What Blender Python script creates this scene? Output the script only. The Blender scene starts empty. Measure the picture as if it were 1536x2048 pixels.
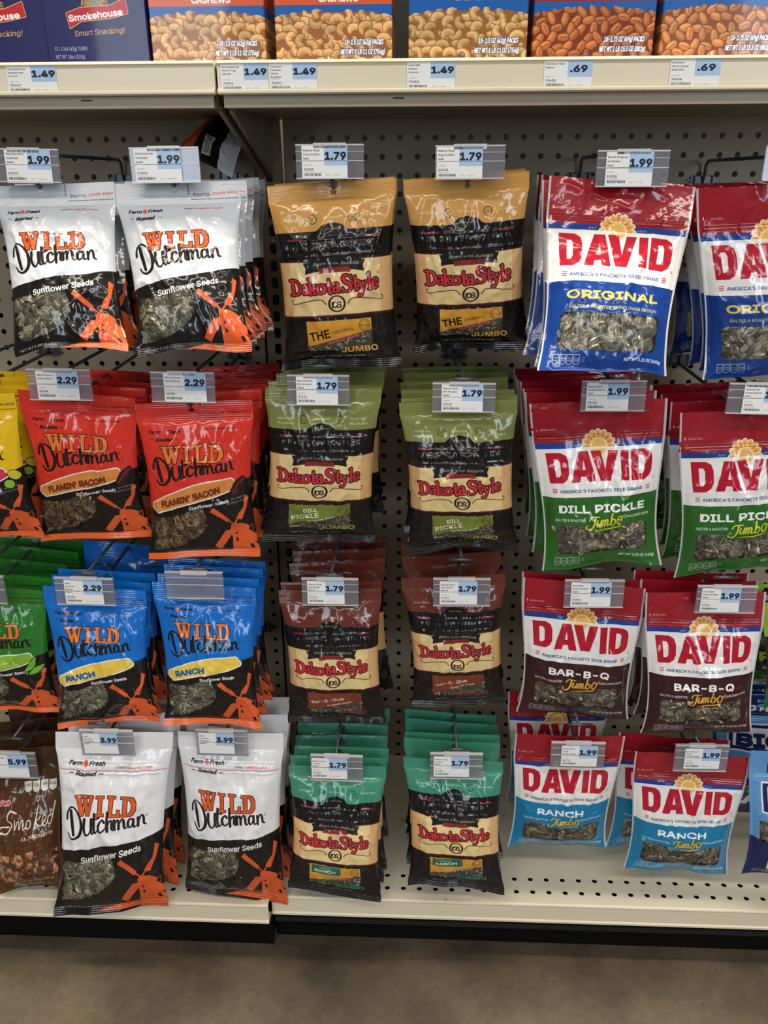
import bpy, math, random
import numpy as np
from mathutils import Matrix, Vector

# ------------------------------------------------------------------ camera, world, lights, exposure
FPX, PITCH, YAW, ROLL = 1675.99, 0.391165, 0.0444522, -0.0051095
CAM = np.array([0.03317, -1.32163, 1.2 - 0.03817])
_F = np.array([-math.sin(YAW)*math.cos(PITCH), math.cos(YAW)*math.cos(PITCH), -math.sin(PITCH)])
_R0 = np.array([math.cos(YAW), math.sin(YAW), 0.0]); _U0 = np.cross(_R0, _F)
_c, _s = math.cos(ROLL), math.sin(ROLL)
CR, CU = _c*_R0 + _s*_U0, -_s*_R0 + _c*_U0
sc = bpy.context.scene
COL = sc.collection
cd = bpy.data.cameras.new('camera'); cam = bpy.data.objects.new('camera', cd); COL.objects.link(cam)
cd.sensor_fit = 'HORIZONTAL'; cd.sensor_width = 36.0; cd.lens = FPX/1536*36.0
cd.clip_start = 0.02; cd.clip_end = 60
m = Matrix.Identity(4)
for i in range(3):
    m[i][0] = CR[i]; m[i][1] = CU[i]; m[i][2] = -_F[i]; m[i][3] = CAM[i]
cam.matrix_world = m
sc.camera = cam

w = bpy.data.worlds.new('store'); sc.world = w; w.use_nodes = True
bg = w.node_tree.nodes['Background']; bg.inputs[0].default_value = (1.0, 0.93, 0.84, 1); bg.inputs[1].default_value = 0.10

def area(name, loc, target, sx, sy, power, col):
    l = bpy.data.lights.new(name, 'AREA'); l.shape = 'RECTANGLE'; l.size = sx; l.size_y = sy; l.energy = power; l.color = col
    o = bpy.data.objects.new(name, l); COL.objects.link(o); o.location = loc
    o.rotation_euler = (Vector(target)-Vector(loc)).to_track_quat('-Z', 'Y').to_euler()
    return o
# ceiling strip lights running along the aisle and the shop window far behind the camera
area('ceiling_strip_light', (0.2, -0.26, 3.3), (0.2, -0.26, 0), 4.5, 0.40, 165, (1.0, 0.90, 0.74))
area('ceiling_strip_light', (0.3, -2.3, 3.3), (0.3, -1.4, 0), 4.5, 0.22, 46, (1.0, 0.91, 0.78))
area('ceiling_strip_light', (-0.4, -4.6, 3.3), (-0.4, -2.4, 0), 4.5, 0.22, 30, (1.0, 0.92, 0.80))
area('shop_window_light', (2.4, -5.0, 2.1), (0.2, 0.0, 0.8), 1.0, 2.2, 52, (0.78, 0.88, 1.0))
area('shop_window_light', (-1.6, -5.2, 2.1), (0.0, 0.0, 0.8), 0.8, 2.2, 38, (0.80, 0.90, 1.0))
vs = sc.view_settings
vs.view_transform = 'Standard'; vs.look = 'None'; vs.gamma = 1.0; vs.use_curve_mapping = False; vs.exposure = 0.15

# ------------------------------------------------------------------ helpers
def ray(px, py): return _F + CR*(px-768)/FPX - CU*(py-1024)/FPX
def atY(px, py, Y):
    d = ray(px, py); return CAM + d*((Y-CAM[1])/d[1])
def atZ(px, py, Z):
    d = ray(px, py); return CAM + d*((Z-CAM[2])/d[2])
def srgb(c):
    c = np.asarray(c, float)/255.0
    return tuple(np.where(c <= .04045, c/12.92, ((c+.055)/1.055)**2.4))

def link(o, parent=None):
    COL.objects.link(o)
    if parent is not None: o.parent = parent
    return o
def mesh(name, V, Fc, mat, parent=None, smooth=False, uv=None, mats=None, midx=None):
    me = bpy.data.meshes.new(name)
    me.from_pydata([tuple(map(float, v)) for v in V], [], [tuple(f) for f in Fc])
    if smooth: me.polygons.foreach_set('use_smooth', [True]*len(me.polygons))
    if uv is not None:
        l = me.uv_layers.new(name='UVMap'); vi = np.empty(len(me.loops), int); me.loops.foreach_get('vertex_index', vi)
        l.data.foreach_set('uv', np.asarray(uv, np.float32)[vi].ravel())
    for mm in ([mat] if mats is None else mats): me.materials.append(mm)
    if midx is not None: me.polygons.foreach_set('material_index', midx)
    me.update()
    return link(bpy.data.objects.new(name, me), parent)
def tag(o, label=None, cat=None, group=None, kind=None):
    if label: o['label'] = label
    if cat: o['category'] = cat
    if group: o['group'] = group
    if kind: o['kind'] = kind
    return o
def empty(name, loc, label=None, cat=None, group=None, kind=None):
    o = bpy.data.objects.new(name, None); COL.objects.link(o); o.location = tuple(map(float, loc)); o.empty_display_size = .02
    return tag(o, label, cat, group, kind)
def copy_tree(o, parent=None):
    c = o.copy(); COL.objects.link(c); c.parent = parent
    for ch in list(o.children): copy_tree(ch, c)
    return c
class MB:
    def __init__(s): s.V = []; s.F = []
    def add(s, V, F):
        n = len(s.V); s.V += [tuple(v) for v in V]; s.F += [tuple(i+n for i in f) for f in F]
    def box(s, a, b, bev=0.0):
        x0, y0, z0 = a; x1, y1, z1 = b
        if bev <= 0:
            s.add([(x0,y0,z0),(x1,y0,z0),(x1,y1,z0),(x0,y1,z0),(x0,y0,z1),(x1,y0,z1),(x1,y1,z1),(x0,y1,z1)],
                  [(0,3,2,1),(4,5,6,7),(0,1,5,4),(1,2,6,5),(2,3,7,6),(3,0,4,7)]); return
        # box rounded in profile (x extruded): chamfer the four long edges
        p = [(y0+bev,z0),(y1-bev,z0),(y1,z0+bev),(y1,z1-bev),(y1-bev,z1),(y0+bev,z1),(y0,z1-bev),(y0,z0+bev)]
        s.prism_x(p, x0, x1)
    def prism_x(s, p, x0, x1):
        n = len(p); V = [(x0,a,b) for a, b in p]+[(x1,a,b) for a, b in p]
        s.add(V, [tuple(range(n-1,-1,-1)), tuple(range(n,2*n))]+[(i,(i+1)%n,n+(i+1)%n,n+i) for i in range(n)])
    def tube(s, pts, r, n=8):
        pts = [np.array(p, float) for p in pts]; rings = []
        up = np.array([0, 0, 1.0])
        for i, p in enumerate(pts):
            t = pts[min(i+1, len(pts)-1)]-pts[max(i-1, 0)]; t /= np.linalg.norm(t)+1e-12
            a = np.cross(t, up)
            if np.linalg.norm(a) < .2: a = np.cross(t, [1, 0, 0])
            a /= np.linalg.norm(a); b = np.cross(a, t)
            rings.append([p+r*(math.cos(2*math.pi*k/n)*a+math.sin(2*math.pi*k/n)*b) for k in range(n)])
        V = [v for R_ in rings for v in R_]; F = []
        for i in range(len(pts)-1):
            for k in range(n): F.append((i*n+k, i*n+(k+1)%n, (i+1)*n+(k+1)%n, (i+1)*n+k))
        F.append(tuple(range(n-1, -1, -1))); F.append(tuple((len(pts)-1)*n+k for k in range(n)))
        s.add(V, F)
    def build(s, name, mat, parent=None, smooth=False, uv=None): return mesh(name, s.V, s.F, mat, parent, smooth, uv)

_tab = np.random.RandomState(5).rand(64, 64)*2-1
def vn(x, y, seed=0):
    x = np.asarray(x, float)+seed*7.31; y = np.asarray(y, float)+seed*3.77
    xi = np.floor(x).astype(int); yi = np.floor(y).astype(int); fx = x-xi; fy = y-yi
    fx = fx*fx*(3-2*fx); fy = fy*fy*(3-2*fy)
    g = lambda a, b: _tab[a % 64, b % 64]
    return (g(xi,yi)*(1-fx)+g(xi+1,yi)*fx)*(1-fy)+(g(xi,yi+1)*(1-fx)+g(xi+1,yi+1)*fx)*fy

# ------------------------------------------------------------------ materials
def new_mat(name):
    mt = bpy.data.materials.new(name); mt.use_nodes = True
    nt = mt.node_tree; b = nt.nodes['Principled BSDF']; return mt, nt, b
def flat(name, col, rough=.5, metal=0.0, spec=.5, coat=0.0, noise=0.0, nscale=60, bump=0.0, bscale=400):
    mt, nt, b = new_mat(name); c = srgb(col)
    b.inputs['Base Color'].default_value = (*c, 1); b.inputs['Roughness'].default_value = rough
    b.inputs['Metallic'].default_value = metal; b.inputs['Specular IOR Level'].default_value = spec
    b.inputs['Coat Weight'].default_value = coat
    tc = nt.nodes.new('ShaderNodeTexCoord')
    if noise:
        n = nt.nodes.new('ShaderNodeTexNoise'); n.inputs['Scale'].default_value = nscale; n.inputs['Detail'].default_value = 6
        nt.links.new(tc.outputs['Object'], n.inputs['Vector'])
        r = nt.nodes.new('ShaderNodeValToRGB')
        r.color_ramp.elements[0].position = .3; r.color_ramp.elements[1].position = .7
        r.color_ramp.elements[0].color = (*[v*(1-noise) for v in c], 1); r.color_ramp.elements[1].color = (*c, 1)
        nt.links.new(n.outputs['Fac'], r.inputs[0]); nt.links.new(r.outputs[0], b.inputs['Base Color'])
    if bump:
        n2 = nt.nodes.new('ShaderNodeTexNoise'); n2.inputs['Scale'].default_value = bscale; n2.inputs['Detail'].default_value = 3
        nt.links.new(tc.outputs['Object'], n2.inputs['Vector'])
        bp = nt.nodes.new('ShaderNodeBump'); bp.inputs['Strength'].default_value = bump; bp.inputs['Distance'].default_value = .001
        nt.links.new(n2.outputs['Fac'], bp.inputs['Height']); nt.links.new(bp.outputs[0], b.inputs['Normal'])
    return mt
M_PANEL = flat('painted_panel', (164, 152, 130), .45, noise=.05, nscale=6, bump=.08)
M_CREAM = flat('cream_enamel', (231, 221, 194), .34, noise=.03, nscale=9, bump=.05)
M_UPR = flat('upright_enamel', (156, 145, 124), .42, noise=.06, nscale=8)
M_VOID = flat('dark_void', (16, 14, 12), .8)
M_KICK = flat('black_kick', (7, 7, 7), .55, spec=.2, noise=.3, nscale=12)
M_WIRE = flat('grey_wire', (92, 96, 102), .32, metal=.55, noise=.15, nscale=90)
M_WHITE = flat('white_card', (240, 240, 238), .6)
def deck_mat():
    mt, nt, b = new_mat('scuffed_deck'); tc = nt.nodes.new('ShaderNodeTexCoord')
    n = nt.nodes.new('ShaderNodeTexNoise'); n.inputs['Scale'].default_value = 55; n.inputs['Detail'].default_value = 8; n.inputs['Roughness'].default_value = .7
    n2 = nt.nodes.new('ShaderNodeTexNoise'); n2.inputs['Scale'].default_value = 7; n2.inputs['Detail'].default_value = 3
    nt.links.new(tc.outputs['Object'], n.inputs['Vector']); nt.links.new(tc.outputs['Object'], n2.inputs['Vector'])
    mu = nt.nodes.new('ShaderNodeMath'); mu.operation = 'MULTIPLY'
    nt.links.new(n.outputs['Fac'], mu.inputs[0]); nt.links.new(n2.outputs['Fac'], mu.inputs[1])
    r = nt.nodes.new('ShaderNodeValToRGB'); r.color_ramp.elements[0].position = .355; r.color_ramp.elements[1].position = .42
    r.color_ramp.elements[0].color = (*srgb((228, 220, 198)), 1); r.color_ramp.elements[1].color = (*srgb((150, 146, 136)), 1)
    nt.links.new(mu.outputs[0], r.inputs[0]); nt.links.new(r.outputs[0], b.inputs['Base Color'])
    b.inputs['Roughness'].default_value = .38
    return mt
M_DECK = deck_mat()
def floor_mat():
    mt, nt, b = new_mat('stained_concrete'); tc = nt.nodes.new('ShaderNodeTexCoord')
    def nz(s, d, ro=.55):
        n = nt.nodes.new('ShaderNodeTexNoise'); n.inputs['Scale'].default_value = s; n.inputs['Detail'].default_value = d; n.inputs['Roughness'].default_value = ro
        nt.links.new(tc.outputs['Object'], n.inputs['Vector']); return n
    def ramp(src, a, ca, bb, cb):
        r = nt.nodes.new('ShaderNodeValToRGB'); r.color_ramp.elements[0].position = a; r.color_ramp.elements[1].position = bb
        r.color_ramp.elements[0].color = (*ca, 1); r.color_ramp.elements[1].color = (*cb, 1); nt.links.new(src, r.inputs[0]); return r
    big = ramp(nz(5.5, 7).outputs['Fac'], .34, srgb((64, 57, 48)), .68, srgb((104, 91, 75)))
    fine = ramp(nz(70, 8, .7).outputs['Fac'], .3, (.72, .72, .72), .7, (1.1, 1.1, 1.1))
    mx = nt.nodes.new('ShaderNodeMix'); mx.data_type = 'RGBA'; mx.blend_type = 'MULTIPLY'; mx.inputs['Factor'].default_value = .8
    nt.links.new(big.outputs[0], mx.inputs['A']); nt.links.new(fine.outputs[0], mx.inputs['B'])
    vo = nt.nodes.new('ShaderNodeTexVoronoi'); vo.inputs['Scale'].default_value = 30; nt.links.new(tc.outputs['Object'], vo.inputs['Vector'])
    sp = ramp(vo.outputs['Distance'], .035, (.25, .22, .2), .06, (1, 1, 1))
    mx2 = nt.nodes.new('ShaderNodeMix'); mx2.data_type = 'RGBA'; mx2.blend_type = 'MULTIPLY'; mx2.inputs['Factor'].default_value = .75
    nt.links.new(mx.outputs['Result'], mx2.inputs['A']); nt.links.new(sp.outputs[0], mx2.inputs['B'])
    nt.links.new(mx2.outputs['Result'], b.inputs['Base Color'])
    b.inputs['Roughness'].default_value = .42; b.inputs['Specular IOR Level'].default_value = .35
    bp = nt.nodes.new('ShaderNodeBump'); bp.inputs['Strength'].default_value = .15; bp.inputs['Distance'].default_value = .002
    nt.links.new(nz(160, 4).outputs['Fac'], bp.inputs['Height']); nt.links.new(bp.outputs[0], b.inputs['Normal'])
    return mt
M_FLOOR = floor_mat()
def clear_mat():
    mt, nt, b = new_mat('clear_plastic'); nt.nodes.remove(b)
    out = nt.nodes['Material Output']; t = nt.nodes.new('ShaderNodeBsdfTransparent'); t.inputs[0].default_value = (.90, .90, .93, 1)
    g = nt.nodes.new('ShaderNodeBsdfGlossy'); g.inputs['Roughness'].default_value = .12
    d = nt.nodes.new('ShaderNodeBsdfDiffuse'); d.inputs[0].default_value = (.75, .74, .78, 1)
    m1 = nt.nodes.new('ShaderNodeMixShader'); m1.inputs[0].default_value = .11
    nt.links.new(t.outputs[0], m1.inputs[1]); nt.links.new(d.outputs[0], m1.inputs[2])
    fr = nt.nodes.new('ShaderNodeFresnel'); fr.inputs[0].default_value = 1.45
    m2 = nt.nodes.new('ShaderNodeMixShader'); nt.links.new(fr.outputs[0], m2.inputs[0])
    nt.links.new(m1.outputs[0], m2.inputs[1]); nt.links.new(g.outputs[0], m2.inputs[2]); nt.links.new(m2.outputs[0], out.inputs[0])
    return mt
M_CLEAR = clear_mat()
M_CLEAREDGE = flat('clear_edge', (206, 204, 208), .2)
def print_mat(name, img, film=True, rough=.24, coat=.7, bump=.4):
    mt, nt, b = new_mat(name)
    uvn = nt.nodes.new('ShaderNodeUVMap'); uvn.uv_map = 'UVMap'
    ti = nt.nodes.new('ShaderNodeTexImage'); ti.image = img; ti.extension = 'EXTEND'
    nt.links.new(uvn.outputs[0], ti.inputs[0]); nt.links.new(ti.outputs['Color'], b.inputs['Base Color'])
    b.inputs['Roughness'].default_value = rough; b.inputs['Coat Weight'].default_value = coat; b.inputs['Coat Roughness'].default_value = .05; b.inputs['Specular IOR Level'].default_value = .22
    if film:
        tc = nt.nodes.new('ShaderNodeTexCoord')
        hs = None
        for s_, d_, k in ((17, 2, 1.0), (60, 2, .22)):
            n = nt.nodes.new('ShaderNodeTexNoise'); n.inputs['Scale'].default_value = s_; n.inputs['Detail'].default_value = d_; n.inputs['Distortion'].default_value = .6
            nt.links.new(tc.outputs['Object'], n.inputs['Vector'])
            a = nt.nodes.new('ShaderNodeMath'); a.operation = 'SUBTRACT'; a.inputs[1].default_value = .5; nt.links.new(n.outputs['Fac'], a.inputs[0])
            ab = nt.nodes.new('ShaderNodeMath'); ab.operation = 'ABSOLUTE'; nt.links.new(a.outputs[0], ab.inputs[0])
            ml = nt.nodes.new('ShaderNodeMath'); ml.operation = 'MULTIPLY'; ml.inputs[1].default_value = k; nt.links.new(ab.outputs[0], ml.inputs[0])
            if hs is None: hs = ml.outputs[0]
            else:
                ad = nt.nodes.new('ShaderNodeMath'); ad.operation = 'ADD'; nt.links.new(hs, ad.inputs[0]); nt.links.new(ml.outputs[0], ad.inputs[1]); hs = ad.outputs[0]
        bp = nt.nodes.new('ShaderNodeBump'); bp.inputs['Strength'].default_value = bump; bp.inputs['Distance'].default_value = .005
        nt.links.new(hs, bp.inputs['Height']); nt.links.new(bp.outputs[0], b.inputs['Normal']); nt.links.new(bp.outputs[0], b.inputs['Coat Normal'])
        out = nt.nodes['Material Output']
        t = nt.nodes.new('ShaderNodeBsdfTransparent'); g = nt.nodes.new('ShaderNodeBsdfGlossy'); g.inputs['Roughness'].default_value = .1
        nt.links.new(bp.outputs[0], g.inputs['Normal'])
        fr = nt.nodes.new('ShaderNodeFresnel'); fr.inputs[0].default_value = 1.5; nt.links.new(bp.outputs[0], fr.inputs['Normal'])
        m1 = nt.nodes.new('ShaderNodeMixShader'); nt.links.new(fr.outputs[0], m1.inputs[0]); nt.links.new(t.outputs[0], m1.inputs[1]); nt.links.new(g.outputs[0], m1.inputs[2])
        m2 = nt.nodes.new('ShaderNodeMixShader'); nt.links.new(ti.outputs['Alpha'], m2.inputs[0]); nt.links.new(m1.outputs[0], m2.inputs[1]); nt.links.new(b.outputs[0], m2.inputs[2])
        nt.links.new(m2.outputs[0], out.inputs[0])
    return mt
def seed_mat(name, light):
    mt, nt, b = new_mat(name); a = nt.nodes.new('ShaderNodeVertexColor'); a.layer_name = 'Col'
    nt.links.new(a.outputs[0], b.inputs['Base Color']); b.inputs['Roughness'].default_value = .5
    return mt
M_SEED = seed_mat('seed_shells', 1)

# ------------------------------------------------------------------ print painter: flat artwork for packaging, drawn in numpy
_txt = {}
import os
try:   # the sans that ships with Blender; its built-in face is the fallback
    SANS = bpy.data.fonts.load(os.path.join(bpy.utils.resource_path('LOCAL'), 'datafiles', 'fonts', 'Inter.woff2'))
except Exception: SANS = None
def text_edges(s, bold):
    k = (s, bold)
    if k in _txt: return _txt[k]
    cu = bpy.data.curves.new('t', 'FONT'); cu.body = s; cu.size = 1.0; cu.resolution_u = 3
    if SANS: cu.font = SANS
    ob = bpy.data.objects.new('t', cu); me = ob.to_mesh()
    V = np.empty(len(me.vertices)*3); me.vertices.foreach_get('co', V); V = V.reshape(-1, 3)[:, :2]
    E = []
    for p in me.polygons:
        q = V[list(p.vertices)]; nx_ = np.roll(q, -1, 0); ar = (q[:, 0]*nx_[:, 1]-nx_[:, 0]*q[:, 1]).sum()
        if abs(ar) < 1e-9: continue
        if ar < 0: q = q[::-1]
        E += list(zip(q, np.roll(q, -1, 0)))
    E = np.array(E) if E else np.zeros((0, 2, 2))
    ob.to_mesh_clear(); bpy.data.objects.remove(ob); bpy.data.curves.remove(cu)
    _txt[k] = E; return E
def smooth_pts(p, n=6):
    p = np.array(p, float)
    if len(p) < 3: return p
    q = np.vstack([2*p[0]-p[1], p, 2*p[-1]-p[-2]]); out = []
    for i in range(1, len(q)-2):
        for t in np.linspace(0, 1, n, endpoint=False):
            out.append(.5*((2*q[i])+(-q[i-1]+q[i+1])*t+(2*q[i-1]-5*q[i]+4*q[i+1]-q[i+2])*t*t+(-q[i-1]+3*q[i]-3*q[i+1]+q[i+2])*t**3))
    out.append(p[-1]); return np.array(out)
class Canvas:
    def __init__(s, W, H, S, col=(255, 255, 255)):
        s.S = S; s.w = int(round(W*S)); s.h = int(round(H*S)); s.W = W; s.H = H
        s.a = np.empty((s.h, s.w, 4), np.float32); s.a[..., :3] = np.array(col)/255.; s.a[..., 3] = 1
        s.T = lambda x, y: (x, y)
    def blend(s, mk, x0, y0, col, alpha=None):
        h, w_ = mk.shape; X0 = max(x0, 0); Y0 = max(y0, 0); X1 = min(x0+w_, s.w); Y1 = min(y0+h, s.h)
        if X1 <= X0 or Y1 <= Y0: return
        mm = mk[Y0-y0:Y1-y0, X0-x0:X1-x0, None]; v = s.a[Y0:Y1, X0:X1]
        if col is not None: v[..., :3] = v[..., :3]*(1-mm)+np.array(col, np.float32)/255.*mm
        if alpha is not None: v[..., 3:] = v[..., 3:]*(1-mm)+alpha*mm
        elif col is not None: v[..., 3:] = v[..., 3:]*(1-mm)+1*mm
    def raster(s, E, pad=0, signed=False, bold=0.0):
        ss = 3; E = np.asarray(E, float)
        x0 = int(math.floor(E[..., 0].min()))-1-pad; y0 = int(math.floor(E[..., 1].min()))-1-pad
        x1 = int(math.ceil(E[..., 0].max()))+2+pad; y1 = int(math.ceil(E[..., 1].max()))+2+pad
        W_, H_ = (x1-x0), (y1-y0)
        acc = np.zeros((H_*ss, W_*ss+1), np.int32)
        P = (E-np.array([x0, y0]))*ss
        for (ax, ay), (bx, by) in P:
            if ay == by: continue
            sg = 1
            if ay > by: ax, ay, bx, by = bx, by, ax, ay; sg = -1 if signed else 1
            r0 = int(math.ceil(ay-.5)); r1 = int(math.ceil(by-.5))
            if r1 <= r0: continue
            rr = np.arange(max(r0, 0), min(r1, H_*ss)); xx = ax+(rr+.5-ay)*(bx-ax)/(by-ay)
            c = np.clip(np.ceil(xx-.5).astype(int), 0, W_*ss); acc[rr, c] += sg
        cs = np.cumsum(acc, 1)[:, :-1]; par = ((cs != 0) if signed else (cs % 2)).astype(np.float32)
        if bold > .12: par = s.dil(par, bold*ss)
        return par.reshape(H_, ss, W_, ss).mean((1, 3)), x0, y0
    def dil(s, mk, r):
        out = mk.copy(); R_ = int(math.ceil(r))
        for dy in range(-R_, R_+1):
            for dx in range(-R_, R_+1):
                if dx*dx+dy*dy <= r*r+.3:
                    out = np.maximum(out, np.roll(np.roll(mk, dy, 0), dx, 1))
        return out
    def put(s, mk, x0, y0, col, grow=0, gcol=None, alpha=None):
        if grow and gcol is not None: s.blend(s.dil(mk, grow*s.S), x0, y0, gcol)
        s.blend(mk, x0, y0, col, alpha)
    def polys(s, L, col, grow=0, gcol=None, alpha=None):
        """union of polygons (each a list of points, or a list of rings drawn even-odd)"""
        pad = int(math.ceil(grow*s.S))+2; ms = []
        for pl in L:
            rings = pl if isinstance(pl[0][0], (tuple, list, np.ndarray)) else [pl]
            E = []
            for r in rings:
                q = [np.array(s.T(*p))*s.S for p in r]
                E += list(zip(q, q[1:]+q[:1]))
            ms.append(s.raster(np.array(E), pad))
        s.merge(ms, col, grow, gcol, alpha)
    def merge(s, ms, col, grow=0, gcol=None, alpha=None):
        X0 = min(m_[1] for m_ in ms); Y0 = min(m_[2] for m_ in ms)
        X1 = max(m_[1]+m_[0].shape[1] for m_ in ms); Y1 = max(m_[2]+m_[0].shape[0] for m_ in ms)
        tot = np.zeros((Y1-Y0, X1-X0), np.float32)
        for mk, x, y in ms:
            v = tot[y-Y0:y-Y0+mk.shape[0], x-X0:x-X0+mk.shape[1]]; np.maximum(v, mk, out=v)
        s.put(tot, X0, Y0, col, grow, gcol, alpha)
    def rect(s, x0, y0, x1, y1, col, alpha=None): s.polys([[(x0, y0), (x1, y0), (x1, y1), (x0, y1)]], col, alpha=alpha)
    def stroke_masks(s, L, grow=0):
        """L: list of (points, radii); radii scalar or per point, in units of the point frame"""
        p0 = np.array(s.T(0, 0)); kx = np.linalg.norm(np.array(s.T(1, 0))-p0); ms = []
        for pts, r in L:
            r = np.broadcast_to(np.asarray(r, float), (len(pts),))
            q = smooth_pts(np.column_stack([np.array(pts, float), r]))
            xy = np.array([s.T(a, b_) for a, b_ in q[:, :2]])*s.S; rr = q[:, 2]*kx*s.S+grow*s.S
            mr = rr.max()+2
            x0 = int(xy[:, 0].min()-mr); y0 = int(xy[:, 1].min()-mr); x1 = int(xy[:, 0].max()+mr)+1; y1 = int(xy[:, 1].max()+mr)+1
            out = np.zeros((y1-y0, x1-x0), np.float32)
            for i in range(len(xy)-1):
                a, b_ = xy[i]-(x0, y0), xy[i+1]-(x0, y0); ra, rb = rr[i], rr[i+1]; R_ = max(ra, rb)+1
                u0 = max(int(min(a[0], b_[0])-R_), 0); v0 = max(int(min(a[1], b_[1])-R_), 0)
                u1 = int(max(a[0], b_[0])+R_)+2; v1 = int(max(a[1], b_[1])+R_)+2
                sub = out[v0:v1, u0:u1]; yy, xx = np.mgrid[v0:v0+sub.shape[0], u0:u0+sub.shape[1]]+.5
                d = b_-a; L2 = d@d+1e-9; t = np.clip(((xx-a[0])*d[0]+(yy-a[1])*d[1])/L2, 0, 1)
                ds = np.hypot(xx-a[0]-t*d[0], yy-a[1]-t*d[1])-(ra+(rb-ra)*t)
                np.maximum(sub, np.clip(.5-ds, 0, 1), out=sub)
            ms.append((out, x0, y0))
        return ms
    def strokes(s, L, col, grow=0, gcol=None, alpha=None):
        if grow and gcol is not None: s.merge(s.stroke_masks(L, grow), gcol)
        s.merge(s.stroke_masks(L), col, alpha=alpha)
    def ellipse(s, cx, cy, rx, ry, col, rot=0, alpha=None, grow=0, gcol=None):
        c, n = math.cos(rot), math.sin(rot)
        s.polys([[(cx+rx*math.cos(t)*c-ry*math.sin(t)*n, cy+rx*math.cos(t)*n+ry*math.sin(t)*c) for t in np.linspace(0, 2*math.pi, 25)[:-1]]], col, grow, gcol, alpha)
    def ring(s, cx, cy, r, wd, col, ry=None):
        ry = ry or r
        s.strokes([([(cx+r*math.cos(t), cy+ry*math.sin(t)) for t in np.linspace(0, 2*math.pi, 13)], wd/2)], col)
    def text(s, t, x, y, size, col, w=None, rot=0, shear=0, bold=0.0, anchor='l', grow=0, gcol=None, track=1.0, alpha=None, arch=0.0):
        """baseline at (x,y); size = cap height in units; w = wanted width (squeezes/stretches)"""
        E = text_edges(t, 0)
        if len(E) == 0: return
        k = size/.69; q = E.copy()*k
        x0, x1 = q[..., 0].min(), q[..., 0].max(); q[..., 0] -= x0; wd = x1-x0
        if w: q[..., 0] *= w/wd; wd = w
        off = {'l': 0, 'c': -wd/2, 'r': -wd}[anchor]
        q[..., 0] += off
        if arch: q[..., 1] += arch*(1-(2*(q[..., 0]-off)/wd-1)**2)
        q[..., 0] += shear*q[..., 1]
        c, n = math.cos(math.radians(rot)), math.sin(math.radians(rot))
        X = x+q[..., 0]*c-q[..., 1]*n; Y = y-(q[..., 0]*n+q[..., 1]*c)
        P = np.stack([X, Y], -1)
        if s.T(3, 5) != (3, 5):
            P = np.array([[s.T(*p) for p in e] for e in P])
        bp_ = bold*k*s.S*.8; mk, a, b_ = s.raster(P*s.S, int(math.ceil(grow*s.S+bp_))+2, True, bp_)
        s.put(mk, a, b_, col, grow, gcol, alpha)
    def image(s, name):
        im = bpy.data.images.new(name, s.w, s.h, alpha=True); im.alpha_mode = 'CHANNEL_PACKED'
        im.pixels.foreach_set(np.clip(s.a[::-1], 0, 1).ravel()); im.update(); im.pack(); return im

# ---- artwork pieces
def slab_bars(x0, y0, x1, y1, w_):
    d = np.array([x1-x0, y1-y0], float); n = np.array([-d[1], d[0]])/np.linalg.norm(d)*w_/2
    a, b_ = np.array([x0, y0]), np.array([x1, y1]); return [tuple(a+n), tuple(b_+n), tuple(b_-n), tuple(a-n)]
def R4(x0, y0, x1, y1): return [(x0, y0), (x1, y0), (x1, y1), (x0, y1)]
WILD = [
    slab_bars(192, 222, 250, 455, 50), slab_bars(250, 455, 285, 300, 30), slab_bars(285, 250, 332, 455, 48), slab_bars(332, 455, 378, 225, 32),
    R4(145, 215, 245, 243), R4(252, 215, 320, 243), R4(338, 215, 402, 243),
    slab_bars(492, 218, 492, 455, 46), R4(440, 215, 540, 243), R4(442, 428, 545, 455),
    slab_bars(632, 218, 632, 455, 46), R4(585, 215, 690, 243), R4(588, 425, 755, 455), R4(718, 370, 755, 455),
    [[(762, 215), (880, 215), (930, 235), (962, 300), (962, 380), (925, 440), (880, 455), (762, 455), (762, 430), (795, 428), (795, 243), (762, 243)],
     [(845, 250), (875, 252), (900, 285), (908, 340), (898, 395), (872, 425), (845, 425)]]]
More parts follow.
